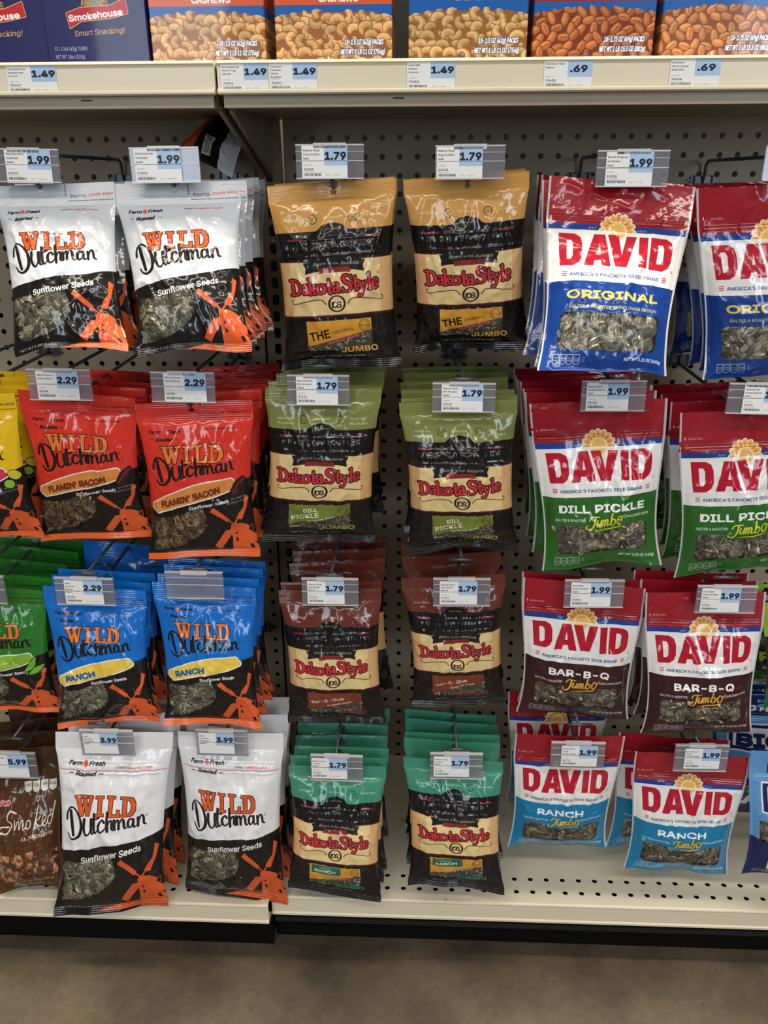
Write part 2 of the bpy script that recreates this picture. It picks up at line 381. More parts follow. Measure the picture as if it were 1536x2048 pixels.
DUTCH = [
    ([(10, 520), (22, 440), (65, 378), (125, 375), (190, 430), (235, 520), (248, 620), (215, 710), (140, 758), (78, 740), (45, 690)], [15, 12, 9, 9, 13, 18, 20, 16, 11, 10, 9]),
    ([(78, 418), (95, 540), (128, 705)], [20, 22, 17]),
    ([(290, 498), (288, 600), (308, 672), (342, 688), (375, 650), (388, 560)], [15, 15, 13, 10, 8, 7]), ([(385, 498), (388, 600), (405, 665), (430, 650)], [15, 15, 10, 6]),
    ([(425, 425), (424, 560), (434, 640), (458, 648), (482, 615)], [14, 15, 13, 9, 6]), ([(385, 492), (445, 485), (490, 470)], 9),
    ([(560, 520), (535, 497), (502, 530), (492, 590), (518, 635), (556, 620), (586, 585)], [14, 9, 13, 15, 11, 9, 6]),
    ([(596, 405), (598, 520), (604, 636)], [14, 15, 15]), ([(604, 590), (625, 515), (652, 497), (664, 535), (662, 600), (680, 622)], [7, 9, 12, 14, 14, 7]),
    ([(692, 492), (700, 610)], [14, 15]), ([(700, 565), (722, 500), (742, 497), (750, 540), (752, 606)], [7, 9, 12, 14, 14]),
    ([(754, 560), (778, 495), (803, 488), (814, 530), (820, 590), (838, 606), (860, 588)], [7, 9, 12, 14, 13, 8, 6]),
    ([(930, 500), (900, 482), (873, 515), (868, 565), (888, 598), (922, 570), (938, 500)], [9, 9, 13, 14, 10, 8, 9]), ([(938, 488), (942, 560), (956, 590), (984, 575)], [14, 14, 9, 6]),
    ([(995, 485), (1004, 585)], [14, 14]), ([(1004, 545), (1028, 472), (1056, 464), (1070, 500), (1078, 560), (1110, 580)], [7, 9, 12, 14, 12, 7])]
def a_(dx, dy): return [([(358+dx, 360+dy), (385+dx, 343+dy), (405+dx, 362+dy), (408+dx, 438+dy), (428+dx, 455+dy)], [11, 9, 15, 16, 6]), ([(400+dx, 392+dy), (368+dx, 402+dy), (352+dx, 430+dy), (370+dx, 455+dy), (400+dx, 440+dy)], [7, 12, 14, 10, 7])]
def t_(dx, dy): return [([(660+dx, 288+dy), (664+dx, 430+dy), (682+dx, 452+dy), (700+dx, 436+dy)], [13, 16, 11, 5]), ([(636+dx, 342+dy), (700+dx, 338+dy)], 7)]
DAKOTA = [([(225, 295), (234, 465)], 21), ([(182, 294), (240, 290)], 8), ([(230, 292), (290, 300), (325, 350), (327, 415), (292, 460), (232, 469)], [8, 13, 20, 20, 13, 8]), ([(188, 473), (240, 469)], 8),
    *a_(10, 0), ([(452, 268), (460, 455)], 16), ([(430, 270), (455, 264)], 7), ([(438, 461), (484, 457)], 6), ([(505, 350), (465, 398)], 7), ([(475, 388), (520, 450)], 14), ([(490, 347), (528, 344)], 6), ([(498, 457), (540, 452)], 6),
    ([(588, 345), (552, 365), (546, 400), (560, 440), (590, 450), (622, 430), (628, 395), (615, 358), (588, 345)], [9, 15, 18, 15, 9, 15, 18, 15, 9]),
    *t_(18, 0), *a_(372, -14),
    ([(930, 275), (902, 238), (862, 238), (843, 275), (862, 315), (908, 342), (928, 382), (905, 428), (862, 432), (836, 398)], [6, 8, 12, 18, 19, 19, 18, 11, 8, 6]), ([(934, 240), (934, 285)], 7), ([(832, 390), (834, 440)], 7),
    *t_(320, -30), ([(1030, 328), (1075, 430)], 15), ([(1108, 322), (1075, 440), (1050, 492), (1020, 488)], [6, 7, 9, 15]), ([(1008, 326), (1052, 322)], 6), ([(1088, 320), (1128, 316)], 6),
    ([(1150, 222), (1158, 412)], 16), ([(1126, 227), (1154, 220)], 7), ([(1134, 418), (1182, 414)], 6),
    ([(1206, 352), (1260, 345), (1250, 300), (1222, 290), (1198, 325), (1197, 372), (1222, 406), (1262, 390)], [5, 6, 13, 9, 16, 17, 10, 6])]
JUMBO = [([(160, 715), (195, 672), (305, 674)], [9, 10, 8]), ([(250, 680), (228, 760), (190, 812), (140, 818), (106, 800), (122, 778)], [14, 14, 12, 9, 9, 9]),
    ([(278, 715), (262, 770), (285, 785), (316, 740)], [11, 11, 9, 6]), ([(328, 712), (310, 785)], 11), ([(352, 715), (336, 785)], 11), ([(345, 740), (372, 712), (380, 725), (366, 785)], [6, 9, 11, 11]),
    ([(376, 740), (404, 710), (415, 725), (402, 778), (430, 768)], [6, 9, 11, 11, 6]), ([(482, 640), (450, 775)], 12), ([(455, 742), (490, 705), (515, 722), (505, 765), (472, 786), (450, 772)], [6, 10, 12, 11, 8, 8]),
    ([(572, 680), (545, 725), (558, 775), (598, 762), (615, 705), (590, 678), (572, 680)], [9, 12, 11, 10, 11, 9, 9]), ([(610, 700), (668, 662)], [6, 7]), ([(240, 838), (400, 828), (520, 816), (610, 795)], [3, 9, 11, 4])]
ORG = (224, 94, 46); BLK = (24, 21, 20)
def logo_T(S0, ox, oy, sc_=1.0, sy=None):
    return lambda x, y: (ox+x*S0*sc_, oy+y*S0*(sy or sc_))
def seeds_print(c, x0, y0, x1, y1, n, rnd, base=(70, 66, 58), tones=((150, 145, 130), (95, 90, 80), (60, 56, 50)), size=2.2):
    c.rect(x0, y0, x1, y1, base)
    for i in range(n):
        x, y = rnd.uniform(x0, x1), rnd.uniform(y0, y1); a = rnd.uniform(0, 3.14); l = size*rnd.uniform(.7, 1.2)
        dx, dy = math.cos(a)*l, math.sin(a)*l; t = rnd.choice(tones)
        c.strokes([([(x-dx, y-dy), (x, y), (x+dx, y+dy)], [.1, l*.32, .1])], t)
        c.strokes([([(x-dx, y-dy), (x-dy*.3, y+dx*.3), (x+dx, y+dy)], .13)], (196, 184, 150))
def windmill(c, K):
    """K maps the drawing's coordinates to canvas units"""
    old = c.T; c.T = K
    c.polys([[(765, 1045), (815, 990), (1020, 1185), (1012, 1205), (1080, 1265), (1068, 1280), (998, 1222), (985, 1238)],
             [(1265, 845), (1322, 880), (1280, 1040), (1195, 1215), (1140, 1205), (1090, 1275), (1072, 1262), (1122, 1195), (1115, 1180), (1165, 1105), (1235, 1030)],
             [(950, 1370), (1010, 1362), (1055, 1290), (1070, 1300), (1035, 1378), (1020, 1450), (860, 1670), (828, 1640), (832, 1650), (785, 1605)],
             [(1025, 1300), (1045, 1270), (1080, 1257), (1180, 1270), (1255, 1310), (1290, 1345), (1270, 1385), (1335, 1445), (1445, 1535), (1452, 1600), (1425, 1630), (1470, 1790), (1490, 1880), (960, 1880), (990, 1760), (1022, 1650), (1035, 1480), (1018, 1430)]], ORG)
    c.polys([R4(1078, 1410, 1103, 1440), R4(1080, 1490, 1110, 1545), [(1258, 1595), (1300, 1585), (1318, 1645), (1278, 1655)], [(1325, 1548), (1442, 1640), (1425, 1665), (1372, 1625)]], BLK)
    c.strokes([([(1300, 1345), (1330, 1330), (1330, 1420)], 4)], ORG)
    c.T = old
def farm(c, x, y, k, col, sun=(226, 96, 70)):
    c.text('Farm', x, y, 3.4*k, col, w=10.5*k, shear=.45, bold=.05); 
    c.text('Fresh', x+16.5*k, y, 3.4*k, col, w=11.5*k, shear=.45, bold=.05)
    c.text('Roasted', x+6*k, y+6.2*k, 3.6*k, col, w=15.5*k, shear=.45, bold=.05)
    c.rect(x+.6*k, y+4.4*k, x+4*k, y+4.9*k, col); c.rect(x+24.5*k, y+4.4*k, x+28*k, y+4.9*k, col)
    if sun:
        c.polys([[(x+13.9*k+2.2*k*(1 if i % 2 else .72)*math.cos(i*math.pi/12), y-1.2*k+2.2*k*(1 if i % 2 else .72)*math.sin(i*math.pi/12)) for i in range(24)]], sun)
def art_windmill(top, flavor=None, seed=1, big=False):
    H = 170 if big else 137; c = Canvas(100, H, 5.2, BLK); kY = 1.2 if big else 1.0; oY = 2 if big else 0
    c.T = lambda x, y: (x, y*kY+oY)
    rnd = random.Random(seed); dy = -7.5 if flavor else 0
    edge = 88 if flavor else 85; edr = 66 if flavor else 72
    c.polys([[(-1, -5), (101, -5), (101, edr), (75, edr+5), (45, edge-5), (20, edge-1), (-1, edge+2)]], top)
    # seed window, cut out of the print as clear film
    win = [(3, edge+9), (20, edge+9), (35, edge+6), (48, edge+1), (54, edge+3), (57, 98), (57, 106), (52, 113), (44, 119), (32, 125), (16, 128), (4, 128)]
    c.polys([win], (60, 58, 50), alpha=.10); c.win = [c.T(*p) for p in win]
    # windmill
    K0 = lambda x, y: ((x/6.68+18)/2.22, (y/6.68+74)*.402+0.5)
    windmill(c, lambda x, y: (K0(x, y)[0], K0(x, y)[1]*kY+oY))
    # lettering
    LG = lambda x, y: ((x/6.68+18)/2.22+1.5, ((y/6.68+74)*.402+dy)*kY+oY)
    old = c.T; c.T = LG
    c.polys(WILD, ORG if not flavor else (236, 128, 60), .75, (28, 20, 18))
    c.strokes([(p_, np.array(np.broadcast_to(r_, len(p_)))*1.22) for p_, r_ in DUTCH], (32, 26, 24)); c.ring(1112, 466, 11, 5, (32, 26, 24))
    c.T = old
    seal = 17
    if flavor:
        fn, fcol, bcol = flavor
        st = [([(9, 87), (30, 80), (55, 73), (80, 69)], [4.6, 6.2, 6.4, 5]), ([(12, 90), (40, 83), (70, 76), (84, 71)], 3.2)]
        c.strokes(st, (245, 242, 235)); c.strokes([(p, np.array(np.broadcast_to(r, len(p)))-1.1) for p, r in st], bcol)
        c.text(fn, 16, 88, 6.6, fcol, w=55 if len(fn) > 7 else 32, rot=12, bold=.07, shear=.1)
        if fn == 'RANCH': c.text('FLAVOR', 50, 84.5, 2.8, (60, 50, 40), w=14, rot=9, bold=.01)
        c.text('Sunflower Seeds', 42, 90.5, 3.8, (250, 250, 250), w=36, rot=7, shear=.2, bold=.03)
        if fn != 'RANCH':
            c.text('NATURAL &', 80, 84.5, 2.2, (190, 190, 190), w=13, rot=8); c.text('ARTIFICIAL FLAVOR', 76, 88.5, 2.2, (190, 190, 190), w=21, rot=8)
        if fn.startswith('FLAM'):
            c.polys([[(78, 78), (84, 68), (92, 63), (96, 66), (90, 74), (84, 83)]], (58, 26, 30)); c.strokes([([(82, 78), (88, 70), (94, 66)], .4)], (150, 60, 55))
        if fn.endswith('DILL'):
            for q in (([(76, 84), (83, 78), (87, 70)], [1, 3, 1]), ([(80, 87), (88, 83), (95, 79)], [1, 3, 1])):
                c.strokes([q], (120, 180, 60), .7, (20, 40, 15))
        if fn.startswith('BBQ') or fn.startswith('HOT'):
            c.ellipse(92, 72, 6, 4, (205, 200, 60), .4, grow=.6, gcol=(60, 60, 20)); c.ellipse(86, 80, 5, 4, (150, 190, 60), .1, grow=.6, gcol=(40, 60, 20))
        c.rect(-1, 131.5, 101, 138, (236, 106, 50)); fc = (35, 25, 25); pc = (35, 25, 25)
    else:
        c.text('Sunflower Seeds', 27, 94, 6.3 if big else 5.6, (250, 250, 250), w=54, rot=10 if big else 9, shear=.2, bold=.03)
        c.polys([[(38, 138), (60, 132), (101, 131), (101, 138)]], (236, 106, 50)); fc = (30, 26, 26); pc = (212, 70, 50)
        c.text('NET WT 16 OZ (1 LB) 454g' if big else 'NET WT 5 OZ (142g)', 6, 135, 2.4, (220, 220, 220), w=34, rot=2)
        if big: c.strokes([([(2, 25), (98, 25)], .3)], (214, 80, 100))
    farm(c, 9 if not big else 12, 25 if not big else 21.5, 1.0 if not big else 1.15, fc, None if flavor and flavor[0] != 'RANCH' else (226, 96, 70))
    c.text('resealed to ', 55, 23.2, 2.0, fc, w=10, bold=.02); c.text('keep the crunch', 66, 23.2, 2.0, pc, w=20, bold=.03)
    if not big:
        c.strokes([([(59+0*i, 1+i*1.6), (59, 1.8+i*1.6)], .28) for i in range(6)]+[([(61+i*1.9, 14.2), (62.1+i*1.9, 14.2-.03*i)], .28) for i in range(20)], fc)
        c.text('Pouring...', 63, 11.5, 3.4, fc, w=15, rot=2); c.text('made easy', 78.5, 11, 3.4, pc, w=20, rot=3, bold=.02)
    return c
def ds_badge(c, cx, cy, r, k=1.0):
    c.ring(cx, cy, r, r*.26, (38, 30, 24)); c.text('D', cx-r*.55, cy+r*.5, r*.95, (38, 30, 24), w=r*.7, bold=.03); c.text('S', cx+r*.0, cy+r*.5, r*.95, (38, 30, 24), w=r*.55, bold=.03)
def art_badlands(top, top2, kind, panel, jcol, seed=1):
    c = Canvas(100, 143, 5.2, (22, 20, 22)); rnd = random.Random(seed)
    c.rect(-1, -1, 101, 35, top); c.rect(-1, -1, 101, 1, top2)
    small = {'orig': ['THE ORIGINAL'], 'dill': ['DOWN HOME', 'DILL PICKLE'], 'bbq': ["BULL RIDIN'", 'BBQ'], 'ranch': ['COUNTRY RANCH']}[kind]
    for i, x in enumerate((18, 50, 83)):
        for j, t in enumerate(small): c.text(t, x, 26.5+j*4, 2.1, (235, 232, 220), anchor='c', w=min(16, len(t)*1.55), bold=.01)
    if kind != 'bbq':
        for x in (34.5, 66.5): c.ring(x, 26.5, 3.2, .6, (60, 55, 30)); c.text('DS', x, 27.6, 2.4, (60, 55, 30), anchor='c', w=2.6)
    c.polys([[(32, 36), (38, 34.5), (42, 31), (50, 29), (58, 31), (62, 34.5), (68, 36)]], (22, 20, 22))
    c.text('Open Here', 50, 34.3, 2.0, (205, 190, 110), anchor='c', w=12, shear=.4)
    c.text('Resealable!', 12, 41.5, 2.4, (190, 50, 70), w=13, shear=.4, rot=1, bold=.02); c.text('Resealable!', 76, 41.5, 2.4, (190, 50, 70), w=13, shear=.4, bold=.02)
    # cream field
    c.rect(-1, 57, 101, 99, (222, 176, 122)); c.polys([[(12, 57), (88, 57), (88, 99), (12, 99)]], (231, 205, 146))
    c.rect(-1, 56, 101, 57.2, (70, 22, 28)); c.rect(-1, 98.6, 101, 100, (84, 24, 30))
    c.polys([[(28, 53), (72, 53), (72, 58), (75, 58), (73, 62), (74, 66), (66, 64.5), (34, 64.5), (26, 66), (27, 62), (25, 58), (28, 58)]], (30, 28, 32), .5, (70, 30, 30))
    c.polys([[(38, 62), (62, 62), (63, 66.5), (58, 66), (42, 66), (37, 66.5)]], (132, 42, 42))
    c.text('Born', 33, 60.5, 3.2, (205, 196, 160), w=10, shear=.4, rot=2); c.text('in the', 45.5, 60, 2.4, (205, 196, 160), w=8); c.text('Badlands', 55, 60.5, 3.2, (205, 196, 160), w=15, shear=.4, rot=-2)
    # word mark
    old = c.T; c.T = lambda x, y: ((x-30)/14.1+(-1), (135+(y+(x-740)*.037)/6.4)*.395+.5)
    c.strokes(DAKOTA, (206, 48, 62), .85, (40, 20, 18)); c.T = old
    c.ring(86.5, 68.5, .9, .4, (206, 48, 62))
    c.ellipse(50.5, 90, 7.2, 6.6, (40, 32, 26)); c.ellipse(50.5, 90, 5.4, 5.6, (231, 205, 146))
    c.text('D', 46.4, 93, 6, (40, 32, 26), w=4.6, bold=.03); c.text('S', 50.4, 93, 6, (40, 32, 26), w=3.9, bold=.03)
    for sg in (-1, 1):
        c.strokes([([(50.5+sg*9, 90), (50.5+sg*13, 86.5), (50.5+sg*24, 87), (50.5+sg*37, 89), (50.5+sg*40, 87), (50.5+sg*38.5, 85.6)], [.5, .45, .4, .35, .35, .45])], (96, 66, 40))
    # flavour panel with a strip of seeds
    px0, px1, py0, py1 = 23, 78, 103, 128
    seeds_print(c, px0, py0, px1, py1, 90, rnd)
    c.polys([[(px0, py0), (px1, py0), (px1, py0+9.5), (px0, py1-3.5)]], panel); c.strokes([([(px0, py1-3.3), (px1, py0+9.7)], .5)], (130, 50, 30) if kind != 'dill' else (70, 80, 40))
    if kind == 'orig':
        c.text('THE', 26, 119.5, 9.0, (22, 18, 16), w=17, rot=9, bold=.03); c.text('ORIGINAL', 45, 114.5, 3.4, (60, 40, 20), w=18, rot=9)
        c.text('Sunflower Seeds', 41, 123, 2.8, (236, 110, 140), w=24, rot=13, shear=.4, bold=.03)
    elif kind == 'dill':
        c.text('DILL', 37, 111.5, 5.2, (250, 250, 244), w=12, rot=8, bold=.015); c.text('PICKLE', 26, 119.5, 5.6, (250, 250, 244), w=25, rot=10, bold=.015)
        c.text('Sunflower Seeds', 40, 121.5, 2.6, (240, 240, 220), w=25, rot=12, shear=.4, bold=.02)
    elif kind == 'bbq':
        c.text('Bar-B-Que', 27, 116.5, 4.8, (250, 244, 236), w=33, rot=9, bold=.02)
        c.text('Sunflower Seeds', 42, 120, 2.6, (236, 225, 215), w=25, rot=12, shear=.4, bold=.02)
    else:
        c.polys([[(26, 104.5), (56, 104), (56.5, 111.5), (52, 113), (26, 113.5)]], (36, 110, 88), .5, (20, 60, 50))
        c.text('COUNTRY', 34, 107.6, 2.2, (236, 236, 220), w=12, rot=3); c.text('RANCH', 29, 112.4, 4.2, (250, 250, 244), w=22, rot=3, bold=.03)
        c.text('Sunflower Seeds', 38, 122, 2.6, (110, 190, 200), w=26, rot=9, shear=.4, bold=.03)
    c.ring(72, 108.5, 4.6, .4, (70, 55, 30)); c.ring(72, 108.5, 3.3, .3, (70, 55, 30)); c.text('ALL NATURAL', 72, 109.4, 2.0, (60, 45, 25), anchor='c', w=10.5, rot=-8, bold=.02)
    c.text('JUMBO', 51, 130, 5.6, jcol, w=31, rot=1.5, bold=.045, grow=.5, gcol=(22, 20, 22))
    c.text('NET WT. 5.5 OZ (156 grams)', 26, 134.6, 2.1, (232, 232, 228), w=44, rot=1, bold=.01)
    c.rect(72, 132, 77, 135, (70, 30, 50))
    return c
DAV = [[[(0, 0), (12, 0), (16.5, 2.5), (18, 7), (18, 17), (16, 21.5), (11.5, 24), (1, 24)], [(6.2, 5), (9.6, 5), (11.2, 7.5), (11.2, 16.5), (9.5, 19), (6.6, 19)]],
       [[(19.5, 24), (26.5, 0), (34.5, 0), (40, 24), (33, 24), (32.2, 19.8), (27.8, 19.8), (26.6, 24)], [(29.2, 14.6), (30.6, 6.8), (31.8, 14.6)]],
       [(36.5, 0), (44.5, 0), (47.6, 15), (50.6, 0), (58, 0), (51.6, 24), (43.4, 24)], [(60, 0), (66.5, 0), (66.5, 24), (60, 24)],
       [[(68.5, 0), (80.5, 0), (85, 2.5), (86.5, 7), (86.5, 17), (84.5, 21.5), (80, 24), (68.5, 24)], [(74.7, 5), (78.1, 5), (79.7, 7.5), (79.7, 16.5), (78, 19), (74.7, 19)]]]
def art_sun(flavor, base, fcol=(250, 250, 250), jcol=None, seed=1):
    c = Canvas(100, 132, 5.2, base); RED = (160, 30, 42)
    c.rect(-1, -1, 101, 31, RED); c.strokes([([(3, 25), (97, 25)], .25), ([(3, 27.5), (97, 27.5)], .2)], (112, 20, 32))
    c.rect(-1, 31, 101, 35.4, (28, 66, 150)); c.rect(-1, 35.2, 101, 72.5, (240, 238, 236))
    for i in range(9):
        a = math.pi+i*math.pi/8
        c.ellipse(50+9.4*math.cos(a), 35.2+9.8*math.sin(a), 4.0, 2.7, (248, 232, 204), a)
    for i in range(9):
        a = math.pi+i*math.pi/8
        c.ellipse(50+9.2*math.cos(a), 35.2+9.6*math.sin(a), 3.1, 1.9, (240, 186, 96), a); c.ellipse(50+8.6*math.cos(a), 35.2+9*math.sin(a), 1.8, .9, (226, 140, 60), a)
    c.ellipse(50, 35.2, 6.6, 6.6, (248, 226, 180)); c.ellipse(50, 35.2, 5.4, 5.6, (242, 190, 96)); c.rect(30, 35.3, 70, 37, (240, 238, 236))
    c.text('EST', 30, 34.2, 1.9, (225, 225, 235), w=5, bold=.02); c.text('1926', 64, 34.2, 1.9, (225, 225, 235), w=6, bold=.02)
    c.text('RESEALABLE', 7, 21, 1.8, (240, 225, 225), w=11, bold=.02); c.rect(4, 19, 4.6, 21.2, (240, 225, 225))
    old = c.T; c.T = lambda x, y: (8.5+x*.955, 38.2+(y*.94)*(1+.04*abs(x-43)/43)+0*x)
    c.polys(DAV, (186, 26, 48)); c.T = old
    c.ring(93, 61, .7, .3, (186, 26, 48))
    c.text("AMERICA'S FAVORITE SEED BRAND", 50, 69, 3.2, (34, 62, 120), anchor='c', w=66, bold=.028)
    for x in (11, 86):
        for k in range(3): c.polys([[(x, 66+k*1.3), (x+3.8, 65.7+k*1.3), (x+3.8, 66.3+k*1.3), (x, 66.6+k*1.3)]], (190, 50, 66))
    win0 = 96 if jcol else 95
    win = [(12, win0+1), (15, win0-1), (85, win0-1), (88, win0+1), (88, 115), (85, 118.5), (15, 118.5), (12, 115)]
    c.polys([win], (70, 66, 60), alpha=.10); c.win = win
    if jcol:
        c.polys([[(34, 94), (68, 94), (66, 99.5), (36, 100.5)]], base)
        c.text(flavor, 50 if len(flavor) > 6 else 47, 84.5, 7.6, fcol, anchor='c', w={'DILL PICKLE': 70, 'BAR-B-Q': 52, 'RANCH': 44}[flavor], bold=.05)
        c.text('SALTED & ROASTED', 11, 91.5, 2.6, (225, 225, 225), w=25, bold=.02); c.text('SUNFLOWER SEEDS', 67, 90.5, 2.6, (225, 225, 225), w=23, bold=.02, rot=1)
        c.T = lambda x, y: (36+(x-105)*.058, 86+(y-640)*.066)
        c.strokes(JUMBO, jcol, .55, tuple(int(v*.75) for v in base)); c.T = old
        if flavor != 'DILL PICKLE': c.text('FLAVORED', 77, 84.3, 3, tuple(min(255, v+50) for v in base), w=9)
    else:
        c.text(flavor, 50, 84.5, 7.0, fcol, anchor='c', w=68, bold=.05)
        c.text('SALTED & ROASTED SUNFLOWER SEEDS', 50, 91, 2.7, (216, 190, 90), anchor='c', w=64, bold=.02)
    for i in range(4):
        x = 10+i*5.4; c.polys([[(x, 121.5), (x+4.8, 121.5), (x+5, 126.5), (x+4, 128), (x+1, 128), (x, 126.5)]], (200, 205, 215)); c.polys([[(x+.35, 121.9), (x+4.45, 121.9), (x+4.6, 126.3), (x+3.8, 127.6), (x+1.2, 127.6), (x+.4, 126.3)]], base)
        c.text(['190', '15g', '160mg', '2g'][i], x+2.5, 124.8, 1.7, (225, 228, 235), anchor='c', w=3.2, bold=.02); c.rect(x+1, 125.5, x+4, 125.9, (200, 205, 215))
    c.rect(32.5, 122.5, 35, 126.5, tuple(min(255, v+35) for v in base))
    c.text('NET WT 5.25 OZ (149g)', 94, 124.8, 2.9, (245, 245, 245), anchor='r', w=30, bold=.03, shear=.15)
    c.rect(-1, -1, 1.5, 133, (196, 194, 194)); c.rect(98.2, -1, 101, 133, (196, 194, 194))
    return c
def art_almond():
    c = Canvas(100, 140, 5, (84, 52, 28)); c.rect(-1, -1, 101, 22, (66, 42, 24)); c.rect(-1, 22, 101, 40, (76, 48, 26))
    c.text('HyVee', 12, 54, 6, (206, 40, 60), w=26, rot=4, bold=.04, shear=.2, grow=.7, gcol=(236, 226, 220))
    for i in range(4):
        x = 56+i*10; c.polys([[(x, 33), (x+8.6, 33-.6), (x+8.8, 41), (x+6, 43), (x+2.5, 43), (x, 41)]], (222, 216, 200)); c.text(['160', '1g', '150', '2g'][i], x+4.3, 37.5, 3, (60, 40, 25), anchor='c', w=6, bold=.02)
    sm = [([(52, 62), (44, 60), (40, 67), (46, 72), (38, 80), (28, 78), (30, 74), (42, 74)], .7),
          ([(50, 68), (49, 77), (53, 70), (55, 70), (55, 77), (59, 69), (61, 70), (61, 77), (65, 74), (66, 70), (70, 69), (70, 75), (66, 76), (65, 72)], .55),
          ([(80, 56), (75, 77)], .6), ([(83, 67), (77, 72), (83, 76), (86, 73)], .5), ([(86, 73), (90, 68), (87, 66), (85, 72), (88, 76), (92, 73)], .5), ([(98, 67), (93, 68), (92, 74), (96, 74), (100, 55)], .55)]
    c.T = lambda x, y: (x-6, y-1); c.strokes(sm, (240, 226, 208)); c.T = lambda x, y: (x, y)
    c.text('ALMONDS', 52, 86, 4.2, (232, 214, 190), w=40, rot=3, bold=.015)
    c.text('CRUNCHY - SMOKY', 6, 116, 3.4, (60, 36, 20), w=46, rot=90)
    win = [(8, 103), (30, 101), (60, 103), (92, 98), (95, 112), (92, 122), (60, 126), (14, 127), (9, 118)]
    c.polys([win], (96, 62, 38), alpha=.3); c.win = win
    c.text('NET WT 10.25 OZ (290 g)', 30, 133, 3, (232, 214, 190), w=56, rot=3, bold=.01)
    return c
def art_block(kind):
    if kind == 'blue':
        c = Canvas(100, 124, 5, (98, 156, 214)); nv = (28, 40, 92)
        c.rect(15, 1, 85, 22, nv); c.text('DAKOTA', 50, 8.5, 4, (200, 220, 240), anchor='c', w=26); c.text('BIG FLAVOR', 19, 17, 7.5, (245, 245, 245), w=58, bold=.05); c.text('SEASONED SEEDS', 20, 20.8, 2, (80, 160, 90), w=30)
        c.polys([R4(10, 30, 90, 58)], (240, 240, 242)); c.polys([R4(11.5, 31.5, 88.5, 56.5)], nv); c.polys([R4(15.5, 34.5, 84.5, 53.5)], (240, 240, 242)); c.text('BIGS', 20, 52, 15, nv, w=60, bold=.08)
        c.rect(-1, 84, 101, 126, nv); win = [(8, 66), (92, 66), (92, 85), (8, 85)]
        c.polys([win], (70, 66, 60), alpha=.1); c.win = win
        c.text('ZESTY', 30, 99, 9, (56, 170, 80), w=40, rot=6, shear=.1, bold=.06); c.text('RANCH', 18, 113, 13, (245, 245, 245), w=66, rot=4, bold=.08)
    else:
        c = Canvas(100, 124, 5, (150, 190, 50)); c.rect(-1, 40, 101, 126, (30, 44, 26))
        c.rect(14, 4, 86, 24, (28, 32, 26)); c.text('BIG FLAVOR', 18, 18, 7.5, (245, 245, 245), w=62, bold=.05)
        c.polys([R4(10, 27, 90, 54)], (240, 240, 240)); c.polys([R4(12, 29, 88, 52)], (28, 32, 26)); c.text('BIGS', 20, 49, 15, (245, 245, 245), w=60, bold=.08)
        c.text('PICKLE', 8, 90, 14, (190, 220, 50), w=70, rot=5, bold=.06, shear=.1); c.text('SUNFLOWER', 12, 101, 5, (245, 245, 245), w=50, bold=.03)
        c.rect(-1, 104, 101, 126, (36, 96, 40)); win = [(8, 58), (92, 58), (92, 72), (8, 72)]
        c.polys([win], (70, 66, 60), alpha=.1); c.win = win
    return c
def art_label(lines, price, num, size='6.000 OZ', bc=True, foot='WHOLESALE'):
    c = Canvas(50, 34, 7, (244, 244, 243)); x0 = 24.5
    c.rect(x0, -1, 51, 20.5, (176, 205, 238))
    for i, t in enumerate(lines): c.text(t, 1.6, 6+i*4.1, 2.6, (66, 66, 74), w=min(22, len(t)*1.5), bold=.03)
    c.text(price, 25.6 if len(price) > 3 else 27.5, 14.3, 9.4, (32, 36, 56), w=22.5 if len(price) > 3 else 17, bold=.06)
    if size: c.text(size, 2, 20.6, 1.7, (110, 110, 110), w=8)
    if num:
        c.text(num, 2, 25.3, 2.9, (56, 56, 62), w=10.5, bold=.03); c.text('0-00186-00501', 2, 27.6, 1.5, (110, 110, 110), w=12)
        rnd = random.Random(sum(map(ord, num)))
        x = 2.0
        while x < 21: wd = rnd.choice((.3, .5, .8)); c.rect(x, 28.3, x+wd, 31, (60, 60, 64)); x += wd+rnd.choice((.25, .4, .6))
        c.text('12/CS', 26, 30.6, 1.6, (110, 110, 110), w=5); c.text(foot, 34, 30.6, 1.6, (110, 110, 110), w=10 if foot == 'WHOLESALE' else 6)
    return c
